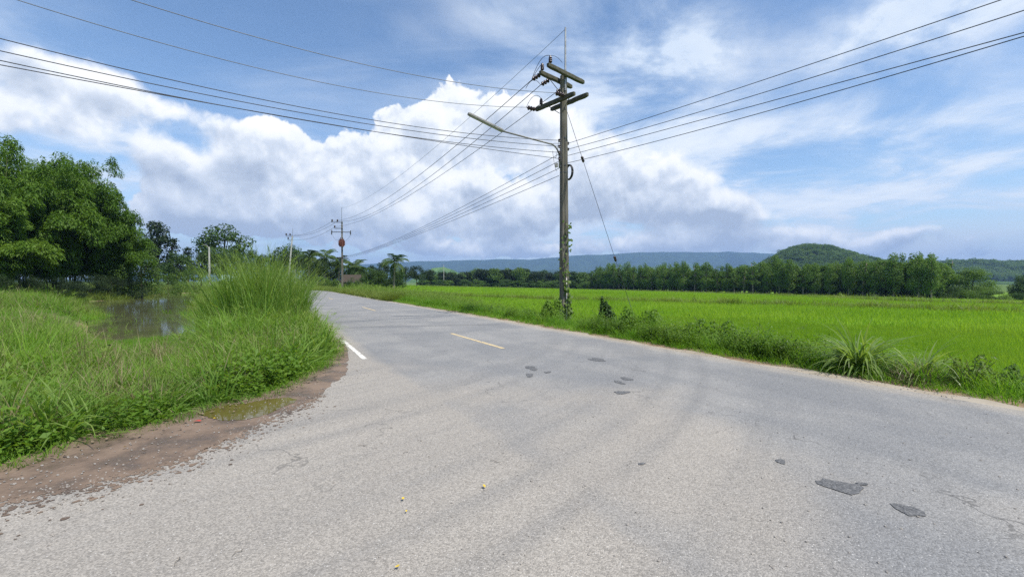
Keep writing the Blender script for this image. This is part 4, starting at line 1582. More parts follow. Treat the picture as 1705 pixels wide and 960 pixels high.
# ---- bamboo on the far bank of the pond: arching culms hung with drooping sprays
def bamboo_meshes(seed, h=15.0, n=44, spread=6.4):
    r = np.random.default_rng(seed)
    culms = []
    P, Nn, D, L, W = [], [], [], [], []
    for i in range(n):
        a = r.uniform(0, 6.28)
        lean = math.sqrt(r.uniform(.02, 1.0)) * spread
        H = h * r.uniform(.72, 1.0) * (1 - .34 * (lean / spread) ** 2)
        b = np.array([math.cos(a), math.sin(a)]) * r.uniform(.1, 1.0)
        d = np.array([math.cos(a + r.normal() * .25), math.sin(a + r.normal() * .25)])
        pts = []
        for t in np.linspace(0, 1, 12):
            o = lean * t ** 2.2
            z = H * (t - .22 * t ** 4 * (lean / spread) * 2 - .06 * t ** 4)
            pts.append((b[0] + d[0] * o, b[1] + d[1] * o, z))
        mb = MB()
        mb.tube(pts, [.055 * (1 - .8 * t) for t in np.linspace(0, 1, 12)], 5)
        culms.append(mb)
        pa = np.array(pts)
        for s_ in range(10):                            # plumes of drooping leaves along the culm
            t = .20 + .80 * (s_ + r.uniform()) / 10
            c = np.array([np.interp(t, np.linspace(0, 1, 12), pa[:, k]) for k in range(3)])
            sa = r.uniform(0, 6.28)
            out = np.array([math.cos(sa), math.sin(sa), 0]) * r.uniform(.3, 1.3) * (1.2 - .6 * t) + np.array([d[0], d[1], 0]) * .6
            k = 170
            q_ = unit(r, k) * (.35 + .65 * r.uniform(0, 1, k) ** .5)[:, None]
            pp = c + out * .7 + q_ * np.array([1.0, 1.0, .55]) * r.uniform(.75, 1.2)
            pp[:, 2] -= .45 * (q_[:, 0] ** 2 + q_[:, 1] ** 2)
            dd = q_ * np.array([1, 1, .2]) * .9 + r.normal(0, .4, (k, 3)) + np.array([0, 0, -.8])
            nn = q_ * .5 + r.normal(0, .4, (k, 3)) + np.array([0, 0, .9])
            P.append(pp)
            D.append(dd)
            Nn.append(nn / np.linalg.norm(nn, axis=1)[:, None])
    P, D, Nn = np.concatenate(P), np.concatenate(D), np.concatenate(Nn)
    V, q = leaf_quads(P, Nn, D, 0.42 * r.uniform(.6, 1.3, len(P)), .12 * r.uniform(.7, 1.3, len(P)))
    return [mb.mesh('culm', MAT['culm']) for mb in culms[::2]], np_mesh('foliage', V, [q], MAT['bamboo'])


BAM = [bamboo_meshes(11), bamboo_meshes(12)]
BTOP = [max(v.co.z for v in b_[1].vertices) - .25 for b_ in BAM]
for i, (px, d, ytop, wpx, lab) in enumerate([(168, 57, 262, 128, 'feathery bamboo clump with a round top, rightmost on the far bank of the pond'),
                                             (92, 51, 262, 150, 'feathery bamboo clump in the middle of the thicket beyond the pond'),
                                             (8, 46, 204, 170, 'tallest feathery bamboo clump, at the left edge of the photo'),
                                             (120, 62, 262, 150, 'feathery bamboo clump standing back between the middle and right clumps'),
                                             (196, 58, 338, 92, 'low bamboo clump hanging over the right end of the thicket'),
                                             (-75, 46, 195, 180, 'bamboo clump at the far left end of the thicket'),
                                             (45, 54, 238, 170, 'feathery bamboo clump behind the left part of the thicket'),
                                             (-20, 42, 320, 150, 'low bamboo clump nearest the camera at the left edge')]):
    culms, fol = BAM[i % 2]
    b = spot(px, d)
    H = zat(ytop, d) - b.z
    t = thing('bamboo_clump', lab, 'bamboo', tuple(b), i * 1.7, 'bamboo thicket beyond the pond')
    t.scale = (wpx / F * d / 13.0,) * 2 + (H / BTOP[i % 2],)
    for c in culms:
        link('culm', c, t)
    link('foliage', fol, t)
for i, (px, d, ytop, w) in enumerate([(150, 52, 450, 60), (185, 55, 456, 50), (75, 46, 455, 80), (20, 43, 450, 80), (220, 58, 452, 44), (115, 48, 466, 60), (-30, 40, 448, 90)]):
    plant('bush', ['dark bush under the bamboo, above the pond bank', 'low dark bush at the right foot of the bamboo', 'dark bush under the middle bamboo clump', 'dark bush at the left edge below the bamboo',
                   'low bush at the right end of the bamboo bank', 'small dark bush close to the water below the bamboo', 'dark bush past the left edge under the bamboo'][i], 'bush', px, d, ytop, 'bush', 'dark_leaf', w, leaf=.3, dens=120)

# ---- trees behind the pond and along the road on the left
LT = [('tree', 'light green leafy tree just right of the bamboo', 236, 62, 394, 'full', 'light_leaf', 66),
      ('tree', 'small light green tree tucked under the right side of the bamboo', 205, 58, 405, 'full', 'light_leaf', 60),
      ('tree', 'tall dark tree with a ragged tiered crown right of the bamboo', 263, 105, 363, 'tiers', 'dark_leaf', 64),
      ('tree', 'dark lower shoulder tree right of the tall dark tree', 288, 108, 388, 'tiers', 'dark_leaf', 40),
      ('tree', 'big tree with an open round crown behind the lone white pole', 371, 125, 368, 'umbrella', 'broad', 82),
      ('tree', 'dense mid green tree below the open round crown', 372, 112, 413, 'round', 'broad', 66),
      ('tree', 'dark pointed tree left of the lone white pole', 313, 118, 405, 'tiers', 'dark_leaf', 34),
      ('tree', 'brownish green tree beside the dark pointed tree', 296, 100, 414, 'full', 'broad', 46),
      ('tree', 'low dark tree between the white pole and the dark tree', 335, 110, 416, 'round', 'dark_leaf', 44),
      ('tree', 'small pointed tree right of the open round crown', 403, 120, 416, 'tiers', 'broad', 26),
      ('tree', 'round light topped tree behind the tall grass', 421, 120, 414, 'round', 'broad', 34),
      ('tree', 'low tree behind the middle of the tall grass', 445, 118, 421, 'round', 'broad', 40),
      ('tree', 'layered tree with a flat top behind the leaning pole', 481, 128, 402, 'umbrella', 'broad', 62),
      ('tree', 'dense tree under the flat topped tree by the leaning pole', 484, 122, 420, 'round', 'dark_leaf', 50),
      ('tree', 'bright green low tree at the left foot of the leaning pole', 462, 112, 432, 'full', 'light_leaf', 30),
      ('tree', 'dark dense tree left of the coconut palms', 516, 128, 424, 'full', 'dark_leaf', 34),
      ('tree', 'dark dense tree between the coconut palms and the transformer pole', 556, 118, 430, 'full', 'dark_leaf', 40),
      ('tree', 'dark bushy tree directly right of the transformer pole', 590, 122, 442, 'round', 'dark_leaf', 34),
      ('tree', 'dark dense tree under the two tallest palms', 530, 122, 440, 'full', 'dark_leaf', 44),
      ('tree', 'low light green tree right of the thatched hut', 618, 112, 446, 'full', 'broad', 36),
      ('tree', 'small dark round tree left of the lone palm', 620, 135, 438, 'round', 'dark_leaf', 18),
      ('tree', 'dark tree close behind the lone palm', 636, 130, 434, 'round', 'dark_leaf', 28),
      ('tree', 'dense bush like tree at the foot of the lone palm', 660, 112, 448, 'full', 'broad', 34),
      ('tree', 'low bush like tree left of the lone palm', 636, 110, 450, 'full', 'broad', 34),
      ('tree', 'dark tree right of the lone palm', 676, 150, 442, 'round', 'dark_leaf', 24),
      ('tree', 'large dark dome shaped tree right of the palms', 694, 170, 440, 'round', 'dark_leaf', 30),
      ('tree', 'dark tree right of the dome shaped tree', 716, 210, 447, 'round', 'dark_leaf', 22),
      ('bush', 'light green bush on the far bank of the pond', 322, 76, 437, 'bush', 'light_leaf', 58),
      ('bush', 'low light bush left of the far bank bush', 280, 72, 446, 'bush', 'light_leaf', 44),
      ('bush', 'pale low bush at the foot of the coconut palms', 533, 100, 458, 'bush', 'light_leaf', 36),
      ('bush', 'pale low bush left of the transformer pole', 553, 100, 460, 'bush', 'light_leaf', 26),
      ('bush', 'low bush right of the thatched hut', 604, 94, 459, 'bush', 'broad', 26), ('bush', 'dark bush standing before the thatched hut', 588, 92, 457, 'bush', 'broad', 20)]
for i, (nm, lab, px, d, yt, st, m, w) in enumerate(LT):
    plant(nm, lab, nm, px, d, yt, st, m, w, vkey=i, leaf=(.34 if d < 80 else .46), dens=75)

# ---- coconut palms: every frond an object of its own
def frond_mesh(seed):
    r = np.random.default_rng(seed)
    V, Q = [], []
    n = 22
    L = 3.6
    pts, a = [], .75
    x = z = 0.0
    for i in range(n + 1):
        pts.append((x, z))
        x += L / n * math.cos(a)
        z += L / n * math.sin(a)
        a -= 2.0 / n * (1 + r.normal() * .1)
    for i in range(n):
        (x0, z0), (x1, z1) = pts[i], pts[i + 1]
        b = len(V)
        w = .05 * (1 - i / n) + .012
        V += [(x0, -w, z0), (x0, w, z0), (x1, w * .9, z1), (x1, -w * .9, z1)]
        Q.append((b, b + 1, b + 2, b + 3))
        if i > 1:
            ll = .95 * math.sin(math.pi * min(1, .12 + i / n * .82)) + .12
            for s in (-1, 1):
                b = len(V)
                dz = -ll * r.uniform(.35, .7)
                V += [(x0, s * w, z0), (x0 + .13, s * w, z0 + .01), (x0 + ll * .55 + .04, s * ll * .75, z0 + dz), (x0 + ll * .52, s * ll * .74, z0 + dz)]
                Q.append((b, b + 1, b + 2, b + 3))
    return np_mesh('frond', np.array(V), [np.array(Q)], MAT['palm'])


FRONDS = [frond_mesh(s) for s in (1, 2, 3)]
ptk = MB()
ptk.tube([(0.25 * math.sin(t * 2), 0, 8 * t - .2 * (t == 0)) for t in np.linspace(0, 1, 12)], [.24 - .10 * t for t in np.linspace(0, 1, 12)], 8)
PTRUNK = ptk.mesh('trunk', MAT['pale_bark'], True)
for i, (px, d, yt, sc, lab) in enumerate([(513, 112, 419, 1.15, 'coconut palm leftmost of the row, beside the far poles'), (541, 108, 419, 1.25, 'coconut palm with yellow green fronds left of the transformer pole'),
                                          (529, 116, 430, 1.0, 'coconut palm between the two tallest left palms'), (563, 112, 431, 1.0, 'coconut palm close behind the transformer pole'),
                                          (593, 106, 436, 1.0, 'coconut palm leaning over the thatched hut'), (603, 104, 444, .85, 'short coconut palm right of the thatched hut'),
                                          (655, 104, 428, 1.15, 'lone coconut palm standing right of the hut above the bushes'), (585, 115, 441, .85, 'small coconut palm behind the thatched hut')]):
    b = spot(px, d)
    H = zat(yt, d) - b.z - 1.0 * sc
    t = thing('coconut_palm', lab, 'palm tree', tuple(b), i * 2.1, 'coconut palms by the far bend')
    tk = link('trunk', PTRUNK, t)
    tk.scale = (sc, sc, H / 8.0)
    for k in range(20):
        f = link('frond', FRONDS[k % 3], t, (.22 * sc * 1.0, 0, H - .15))
        el_ = [.65, .25, -.15, -.65, -1.15][k % 5] + rng.normal() * .12
        f.rotation_euler = Euler((0, -el_, k * 2.399 + rng.normal() * .15), 'XYZ')
        f.scale = (sc * (.85 + .2 * rng.random()),) * 3

# ---- far tree line on the left and middle
for i in range(46):
    px = 700 + (i * 6.3) + rng.normal() * 3
    d = 300 + rng.uniform(-20, 40)
    yt = 458 - 5.5 * abs(math.sin(i * .9)) - (6 if 790 < px < 880 else 0) - rng.uniform(0, 3)
    plant('tree', 'dark tree in the even far tree line beyond the rice, left of the plantation', 'tree', px, d, yt, ('round', 'full', 'tiers')[i % 3], ('dark_leaf', 'broad', 'dark_leaf', 'light_leaf')[i % 4 if i % 7 else 1],
          hw=.75 + .3 * rng.random(), vkey=i, group='trees of the far tree line', leaf=.8, dens=40)
for i in range(16):
    px = 700 + i * 18 + rng.normal() * 4
    plant('bush', 'low bush along the foot of the far tree line', 'bush', px, 285 + rng.uniform(-6, 6), 464.5 - rng.uniform(0, 2), 'bush', ('broad', 'light_leaf')[i % 2], hw=1.8, vkey=i, group='bushes below the far tree line', leaf=.8, dens=40)

# ---- plantation along the right side of the field
RT = []
for row in range(3):
    for i in range(38):
        t = (i + rng.uniform(-.2, .2)) / 37
        x, y = 52 + (122 - 52) * t, 281 + (124 - 281) * t
        x, y = x + row * 3.6 + rng.normal() * .35, y + row * 3.0 + rng.normal() * .35
        RT.append((x, y, row, t))


def top_y(px):
    return np.interp(px, [985, 1010, 1080, 1150, 1230, 1285, 1300, 1330, 1370, 1400, 1440, 1480, 1510, 1540, 1580, 1610, 1640], [447, 444, 443, 443, 443, 437, 428, 445, 439, 436, 434, 429, 425, 424, 427, 433, 444])


for x, y, row, t in RT:
    px = CX + x / y * F
    yt = float(top_y(px)) - 2 + rng.uniform(-6, 9) + row * 2.0
    plant('plantation_tree', 'slender dark green tree in the close planted row along the far edge of the rice', 'tree', px, y, yt, ('column', 'column', 'full')[row], 'gum', hw=(.46, .50, .72)[row] + .12 * rng.random(), vkey=rng.integers(0, 4), variants=4,
          group='planted trees along the rice field', leaf=.44, dens=95, bark='pale_bark')
for i, (px, yt, w, d, lab) in enumerate([(1291, 427, 34, 176, 'broad tree standing above the row, below the left slope of the wooded hill'), (1519, 421, 34, 140, 'tall tree left of the three tallest at the right end of the row'),
                                         (1549, 420, 32, 136, 'middle one of the three tallest trees at the right end of the row'), (1580, 429, 30, 134, 'rightmost of the three tallest trees in the planted row'),
                                         (1447, 437, 40, 148, 'broad leafy tree in the row right of the wooded hill'), (1380, 440, 44, 158, 'broad leafy tree in the row in front of the wooded hill')]):
    plant('tree', lab, 'tree', px, d, yt, 'column', 'gum', w, vkey=i, leaf=.44, dens=95, bark='pale_bark')
for i, (px, yt, w, d) in enumerate([(1330, 458, 40, 166), (1310, 470, 26, 168), (1362, 472, 26, 160), (1420, 474, 30, 150), (1465, 474, 30, 145), (1500, 478, 26, 140), (1535, 480, 30, 136), (1570, 478, 30, 132),
                                    (1605, 470, 44, 128), (1632, 474, 50, 124), (1655, 482, 40, 122), (1690, 486, 40, 118), (1585, 488, 26, 128), (1270, 478, 18, 172), (1225, 476, 16, 190), (1180, 476, 14, 205), (1703, 470, 26, 116)]):
    plant('bush', 'light bush low along the edge of the planted trees', 'bush', px, d, yt, 'bush', ('gum', 'broad', 'gum')[i % 3], w, vkey=i, group='bushes below the planted trees', leaf=.42, dens=70)
for i in range(46):
    t = (i + rng.uniform(-.4, .4)) / 45
    x, y = 57 + (128 - 57) * t, 286 + (128 - 286) * t
    plant('bush', 'dark low bush in the shade below the planted trees', 'bush', CX + x / y * F, y + rng.normal() * .8, float(top_y(CX + x / y * F)) + 22 + 14 * t + rng.uniform(-3, 6), 'bush', ('gum', 'broad')[i % 2], hw=1.5, vkey=i,
          group='bushes in the shade of the planted trees', leaf=.42, dens=70)
plant('tree', 'leafy tree at the right end of the planted row', 'tree', 1618, 130, 445, 'full', 'gum', 60, leaf=.44, dens=80)
plant('tree', 'dark tree half cut off by the right edge of the photo', 'tree', 1712, 120, 458, 'full', 'broad', 50, leaf=.44, dens=80)
for i in range(14):
    px = 955 + i * 5 + rng.normal() * 2
    plant('tree', 'small tree in the gap between the far tree line and the plantation', 'tree', px, 300 + rng.uniform(-15, 15), 461 - rng.uniform(0, 4), 'full', 'broad', hw=.9, vkey=i, group='trees in the gap', leaf=.8, dens=40)


# ---- forest on the hills: one mass
def hill_forest(name, HG_, n, size, seed, m):
    XX, YY, HH = HG_
    r = np.random.default_rng(seed)
    ny_, nx_ = XX.shape
    a, b = r.uniform(0, (ny_ - 1) * .56, n), r.uniform(0, nx_ - 1.001, n)
    i, j = a.astype(int), b.astype(int)
    fa, fb = a - i, b - j
    bil = lambda A: (A[i, j] * (1 - fa) * (1 - fb) + A[i + 1, j] * fa * (1 - fb) + A[i, j + 1] * (1 - fa) * fb + A[i + 1, j + 1] * fa * fb)
    P = np.stack([bil(XX), bil(YY), bil(HH)], 1)
    P = P[P[:, 2] > 1]
    protos = []
    for s in range(4):
        rr = np.random.default_rng(50 + s)
        cl = [(rr.normal() * .25, rr.normal() * .25, .55 + rr.normal() * .15, .42, .42, .34) for _ in range(4)]
        protos.append(proto('tree_crown', crown_mesh('crown', cl, 620, .16, m, 60 + s)))
    return scatter(name, P, protos, size * r.uniform(.6, 1.3, len(P)), tilt=.1, seed=seed)


hill_forest('hill_forest', HG, 5200, 8.5, 1, MAT['hill_leaf'])
hill_forest('ridge_forest', HG2, 6500, 13, 2, MAT['hill_leaf'])

# ------------------------------------------------------------------ buildings far off
def hut():
    b = spot(586, 98)
    t = thing('hut', 'low thatched hut half hidden behind palms right of the transformer pole', 'hut', tuple(b), .25)
    t.scale = (.72, .8, .86)
    mb = MB()
    for k in range(5):                                 # courses of thatch, each lapping the one below
        z0, z1 = 2.3 + k * .36, 2.3 + (k + 1) * .36 + .10
        y0, y1 = 2.3 * (1 - k / 5) + .12, 2.3 * (1 - (k + 1) / 5)
        x0 = 3.1 - .06 * k
        mb = MB()
        for s in (-1, 1):
            mb.add([(-x0, s * y0, z0), (x0, s * y0, z0), (x0 - .1, s * y1, z1), (-x0 + .1, s * y1, z1), (-x0, s * y0, z0 + .12), (x0, s * y0, z0 + .12), (x0 - .1, s * y1, z1 + .1), (-x0 + .1, s * y1, z1 + .1)],
                   [(0, 1, 2, 3), (7, 6, 5, 4), (0, 4, 5, 1), (2, 6, 7, 3), (0, 3, 7, 4), (1, 5, 6, 2)])
        mb.build('thatch_course', MAT['thatch'], t)
    for x in (-2.7, 0, 2.7):
        for y in (-1.7, 1.7):
            MB().tube([(x, y, -.2), (x, y, 2.5)], .09, 6).build('post', MAT['bark'], t)
    for k in range(12):
        MB().box((-2.6 + k * .47, 1.6, 1.15), (.44, .05, 2.2)).build('plank', MAT['plank'], t)


def house(name, label, px, d, w, h, dp, roof, yaw=.2):
    b = spot(px, d)
    t = thing(name, label, 'building', tuple(b), yaw)
    MB().box((0, 0, h * .3), (w, dp, h * .62)).build('wall', MAT['wall'], t)
    rf = MB()
    e = .35
    X, Y, z0, z1 = w / 2 + e, dp / 2 + e, h * .61, h
    for s in (-1, 1):
        rf.add([(-X, s * Y, z0), (X, s * Y, z0), (X, 0, z1), (-X, 0, z1), (-X, s * Y, z0 + .12), (X, s * Y, z0 + .12), (X, 0, z1 + .12), (-X, 0, z1 + .12)],
               [(0, 1, 2, 3), (7, 6, 5, 4), (0, 4, 5, 1), (0, 3, 7, 4), (1, 5, 6, 2)])
    rf.build('roof', MAT[roof], t)
    for s in (-1, 1):
        f = MB().box((s * w * .27, -dp / 2 - .02, h * .33), (w * .16, .08, h * .22)).build('window', MAT['glass'], t)
        MB().box((s * w * .27, -dp / 2 - .05, h * .205), (w * .2, .14, .08)).build('sill', MAT['wall'], f)
    MB().box((0, -dp / 2 - .02, h * .24), (w * .12, .08, h * .44)).build('door', MAT['plank'], t)


hut()
house('farmhouse', 'small pale house at the far edge of the rice just left of the concrete pole', 921, 322, 11, 4.2, 7, 'roof_white')
house('shed', 'low shed with a pale blue roof behind the tall grass', 383, 92, 2.4, 3.0, 2.6, 'roof_blue')


# ------------------------------------------------------------------ grass and weeds
def candidates(n, r0, r1, a0, a1, seed, power=1.0):
    """points seen from the road, thinning with distance; angles clockwise from straight ahead"""
    r = np.random.default_rng(seed)
    u = r.uniform(0, 1, n)
    if power == 1.0:                                   # even in log distance times distance: density falls as 1/d
        d = r0 + (r1 - r0) * u
    else:
        e = power
        d = (r0 ** e + (r1 ** e - r0 ** e) * u) ** (1 / e)
    t = np.radians(r.uniform(a0, a1, n))
    return d * np.sin(t), d * np.cos(t), d


ROAD_ARR = [tuple(p) for p in (list(right_edge[::3]) + list(left_far[::-1][::3]) + [tuple(p) for p in spline(apron, 3)] + side_right + left_back)]
LEAN = np.array([.0, .0])


def left_mask(x, y, pad=.03):
    s, a = road_sa(x, y)
    rd = np.minimum(poly_sd(x, y, ROAD_ARR), poly_sd(x, y, mud_poly))
    pd = poly_sd(x, y, POND)
    off = -(CL[:, 0])                                   # stay left of the bending road
    return (rd > pad) & (pd > -.25) & (s < 0), rd, pd


MAT['dead'] = foliage('dead_thatch', [(.17, .14, .07), (.25, .21, .11), (.31, .28, .16)], .25, vscale=1.5)
fine = [proto('tuft', blades(30, k, .14, .46, .0105, .34, 1.2, 3, material=MAT['grass'], name='tuft')) for k in range(5)]
long_ = [proto('tuft', blades(24, 10 + k, .17, .86, .0125, .42, 1.5, 4, material=MAT['grass'])) for k in range(5)]
seedy = [proto('tuft', blades(20, 20 + k, .16, .78, .0065, .34, .8, 4, material=MAT['dry_grass'], seeds=.12)) for k in range(4)]
broad = [proto('tuft', blades(14, 30 + k, .14, .70, .028, .45, 1.5, 5, material=MAT['reed'])) for k in range(4)]
short = [proto('tuft', blades(26, 40 + k, .13, .17, .0080, .60, .9, 2, material=MAT['grass'])) for k in range(3)]
flat = [proto('thatch', blades(30, 45 + k, .22, .62, .009, 1.15, .5, 3, material=MAT['dead'])) for k in range(3)]
weeds = [proto('weed', weed_patch(k, 9, .22, .34, .055, MAT['weed'])) for k in range(4)]


def pnoise(x, y, sc, seed):
    return noise2(np.asarray(x) / sc, np.asarray(y) / sc, seed, 3)


def put(name, x, y, protos, scale, tilt=.14, sz=None, seed=1, dz=0.0, pick=None, kind='stuff'):
    return scatter(name, np.stack([x, y, height(x, y) + dz], 1), protos, scale, tilt=tilt, sz=sz, seed=seed, pick=pick, kind=kind)


# left bank: main cover, in uneven mounds that rise towards the reeds
x, y, d = candidates(68000, 2.6, 70, -74, -8, 5, .55)
ok, rd, pd = left_mask(x, y)
x, y, d, rd, pd = x[ok], y[ok], d[ok], rd[ok], pd[ok]
nz_ = pnoise(x, y, 3.2, 4)
n3_ = pnoise(x, y, 1.3, 14)
swell = np.exp(-(((x + 8.0) / 3.6) ** 2 + ((y - 13.0) / 4.0) ** 2))
hgt = smooth(rd, -.05, 1.3) * (.62 + .30 * np.clip(nz_, -1, 1) + .18 * n3_ + .55 * swell)
hgt = np.clip(hgt, .12, 1.5)


def low_bank(x, y):
    """the bank in front of the pond carries only low grass: height left under the line of sight to the water's edge"""
    px = CX + x / y * F
    ye = np.interp(px, [50, 110, 165, 215, 290, 345, 364], [512, 540, 570, 580, 578, 562, 480])
    room = CAMH - (ye - HY) / F * y - height(x, y)
    return np.clip(np.where(y < 26, room / 1.0, 1.5), .06, 1.5)


hgt = np.minimum(hgt, low_bank(x, y))
big = 1 + .022 * np.maximum(d - 8, 0)
r = np.random.default_rng(9)
u = r.uniform(size=len(x))
low = (u < .18) | (rd < .3)
sel = low & (rd < 2.5)
put('short_grass', x[sel], y[sel], short, (.8 + .5 * r.uniform(size=sel.sum())) * big[sel], seed=11)
sel = ~low & (u < .55)
put('grass', x[sel], y[sel], fine, (.24 + 1.0 * hgt[sel]) * r.uniform(.7, 1.3, sel.sum()) * big[sel], tilt=.22, seed=12)
sel = (u >= .55) & (u < .80) & (rd > .45) & (nz_ > -.6)
put('long_grass', x[sel], y[sel], long_, (.12 + .95 * hgt[sel]) * r.uniform(.7, 1.25, sel.sum()) * big[sel], tilt=.28, seed=13)
sel = (u >= .80) & (u < .90) & (rd > .6) & (nz_ > -.1)
put('seeding_grass', x[sel], y[sel], seedy, (.14 + .95 * hgt[sel]) * r.uniform(.7, 1.25, sel.sum()) * big[sel], tilt=.25, seed=14)
sel = (u >= .90) & (rd > .5) & (n3_ < .1) & (hgt > .3)
put('flattened_straw', x[sel], y[sel], flat, r.uniform(.6, 1.2, sel.sum()) * big[sel], tilt=.15, seed=18, dz=.10 + .22 * hgt[sel])
x2, y2, d2 = candidates(15000, 4.2, 40, -60, -12, 6, .6)
ok, rd2, pd2 = left_mask(x2, y2, .35)
n2_ = pnoise(x2, y2, 2.4, 8)
lb2 = low_bank(x2, y2)
sel = ok & (n2_ > .05)
put('leafy_ground_weeds', x2[sel], y2[sel], weeds, np.minimum(r.uniform(.7, 1.7, sel.sum()), .3 + lb2[sel]), seed=15)
sel = ok & (n2_ < -.15) & (d2 > 5.0)
put('broad_grass', x2[sel], y2[sel], broad, np.minimum(r.uniform(.6, 1.35, sel.sum()), lb2[sel] * .8 + .1), tilt=.25, seed=16)

# tall reeds between the pond and the road
reed = [proto('reed', blades(26, 70 + k, .26, 2.05, .016, .13, .85, 7, material=MAT['reed'], seeds=.06)) for k in range(5)]
reed2 = [proto('reed', blades(20, 80 + k, .24, 1.30, .022, .30, 1.7, 6, material=MAT['reed'])) for k in range(4)]
reed3 = [proto('reed', blades(16, 85 + k, .22, 1.5, .011, .22, .8, 5, material=MAT['dead'])) for k in range(3)]
rr_ = np.random.default_rng(21)
RC = [(-7.0, 14.9, 1.1, 1.5), (-8.3, 15.0, 1.3, 1.4), (-9.6, 15.4, 1.2, 1.5), (-7.6, 17.2, 1.2, 2.0), (-10.2, 17.8, 1.5, 2.0), (-8.8, 20.5, 1.2, 2.6), (-12.2, 21.5, 1.2, 2.4)]
px_, py_ = [], []
for (cx_, cy_, sx, sy) in RC:
    n = 110
    px_ += list(cx_ + rr_.normal(0, sx * .5, n))
    py_ += list(cy_ + rr_.normal(0, sy * .5, n))
px_, py_ = np.array(px_), np.array(py_)
s_r, a_r = road_sa(px_, py_)
ok = (s_r < -3.95) & (poly_sd(px_, py_, POND) > -.3) & (px_ / py_ > -.72)
px_, py_ = px_[ok], py_[ok]
edge = np.exp(-((px_ / py_ + .60) / .115) ** 2)
put('tall_reeds', px_, py_, reed, (.70 + .62 * edge) * rr_.uniform(.50, 1.28, len(px_)), tilt=.07, seed=22)
put('dead_reed_stems', px_[::4], py_[::4], reed3, rr_.uniform(.6, 1.05, len(px_[::4])), tilt=.16, seed=27)
n = 620
qx, qy = rr_.normal(-8.2, 2.3, n), rr_.normal(13.4, 2.0, n)
s_r, _ = road_sa(qx, qy)
ok = (s_r < -3.7) & (poly_sd(qx, qy, POND) > -.3) & (poly_sd(qx, qy, ROAD_ARR) > .25) & (qx / qy > -.71)
put('half_tall_reeds', qx[ok], qy[ok], reed2, rr_.uniform(.6, 1.15, ok.sum()), tilt=.16, seed=23)
# sparse dry stalks at the corner by the white line
n = 60
a_ = rr_.uniform(2, 11, n)
q = np.array([road_pt(-3.62 - rr_.uniform(0, .5), t) for t in a_])
put('dry_stalks', q[:, 0], q[:, 1], seedy, rr_.uniform(.7, 1.15, n), tilt=.12, seed=24)
# water plants: strands lying on the pond and blades standing in its edge
n = 900
wx, wy = rr_.uniform(-34, -10, n), rr_.uniform(12, 34, n)
pd_ = poly_sd(wx, wy, POND)
ok = (pd_ < .1) & (pd_ > -2.0) & (pnoise(wx, wy, 3, 31) > .25)
scatter('floating_weed', np.stack([wx[ok], wy[ok], np.full(ok.sum(), WATER + .01)], 1), [proto('strands', blades(14, 90 + k, .5, .6, .018, 1.50, .12, 3, material=MAT['dry_grass'])) for k in range(3)],
        rr_.uniform(.6, 1.2, ok.sum()), tilt=.05, seed=25)
ok = (pd_ < .5) & (pd_ > -1.0)
scatter('pond_edge_grass', np.stack([wx[ok], wy[ok], np.full(ok.sum(), WATER)], 1), long_, np.where(wy[ok] < 24, .45, 1.0) * rr_.uniform(.6, 1.1, ok.sum()), tilt=.15, seed=26)
# far bank of the pond and the meadow behind it
x, y, d = candidates(9000, 40, 130, -62, -20, 33, 1.2)
ok, rd, pd = left_mask(x, y, .4)
put('meadow_grass', x[ok], y[ok], [proto('tuft', blades(40, 100 + k, .7, .75, .035, .35, 1.0, 3, material=MAT['bund'])) for k in range(3)], rr_.uniform(.7, 1.5, ok.sum()), seed=34)

# ---- right verge
def right_zone(n, a0, a1, seed):
    r = np.random.default_rng(seed)
    a = a0 + (a1 - a0) * r.uniform(0, 1, n) ** 1.3
    fs = FIELD_S(a)
    s = 3.75 + (fs + .1 - 3.75) * r.uniform(0, 1, n)
    x = C0[0] + a * U[0] + s * NR[0]
    y = C0[1] + a * U[1] + s * NR[1]
    return x, y, s, a, (s - 3.75) / (fs - 3.75)


x, y, s, a, t = right_zone(17000, -14, 62, 41)
r = np.random.default_rng(42)
u = r.uniform(size=len(x))
big = 1 + .02 * np.maximum(a, 0)
sel = (t < .18) | (u < .12)
put('verge_short_grass', x[sel], y[sel], short, r.uniform(.8, 1.5, sel.sum()) * big[sel], seed=43)
far_ = smooth(a, 10, 20)
sel = (u < .24 + .26 * far_) & (t > .1)
put('verge_grass', x[sel], y[sel], fine, r.uniform(.6, 1.2, sel.sum()) * big[sel], seed=44)
sel = (u > .5) & (u < .5 + .22 * far_ + .03) & (t > .15)
put('verge_pale_grass', x[sel], y[sel], seedy, r.uniform(.6, 1.1, sel.sum()) * big[sel], tilt=.2, seed=45)
x, y, s, a, t = right_zone(3000, -6, 16, 46)
wv = [proto('weed', weed_patch(50 + k, 15, .30, (.36, .62, .45, .55, .30)[k], .048, MAT[('weed', 'weed', 'vine', 'weed', 'light_leaf')[k]])) for k in range(5)]
sel = (t > .10) & (t < .92) & (r.uniform(size=len(x)) < (.12 + .80 * np.clip(pnoise(x, y, 1.8, 47) + .5, 0, 1))) & (a > -4.6) & ~((np.abs(x / y - 2.32 / 19) < .035) & (y > 11))
put('verge_weeds', x[sel], y[sel], wv, (.42 + (.58 + .22 * smooth(-a[sel], -5, 0)) * np.sin(np.pi * np.clip(t[sel], 0, 1)) ** .7) * r.uniform(.7, 1.3, sel.sum()), seed=48)

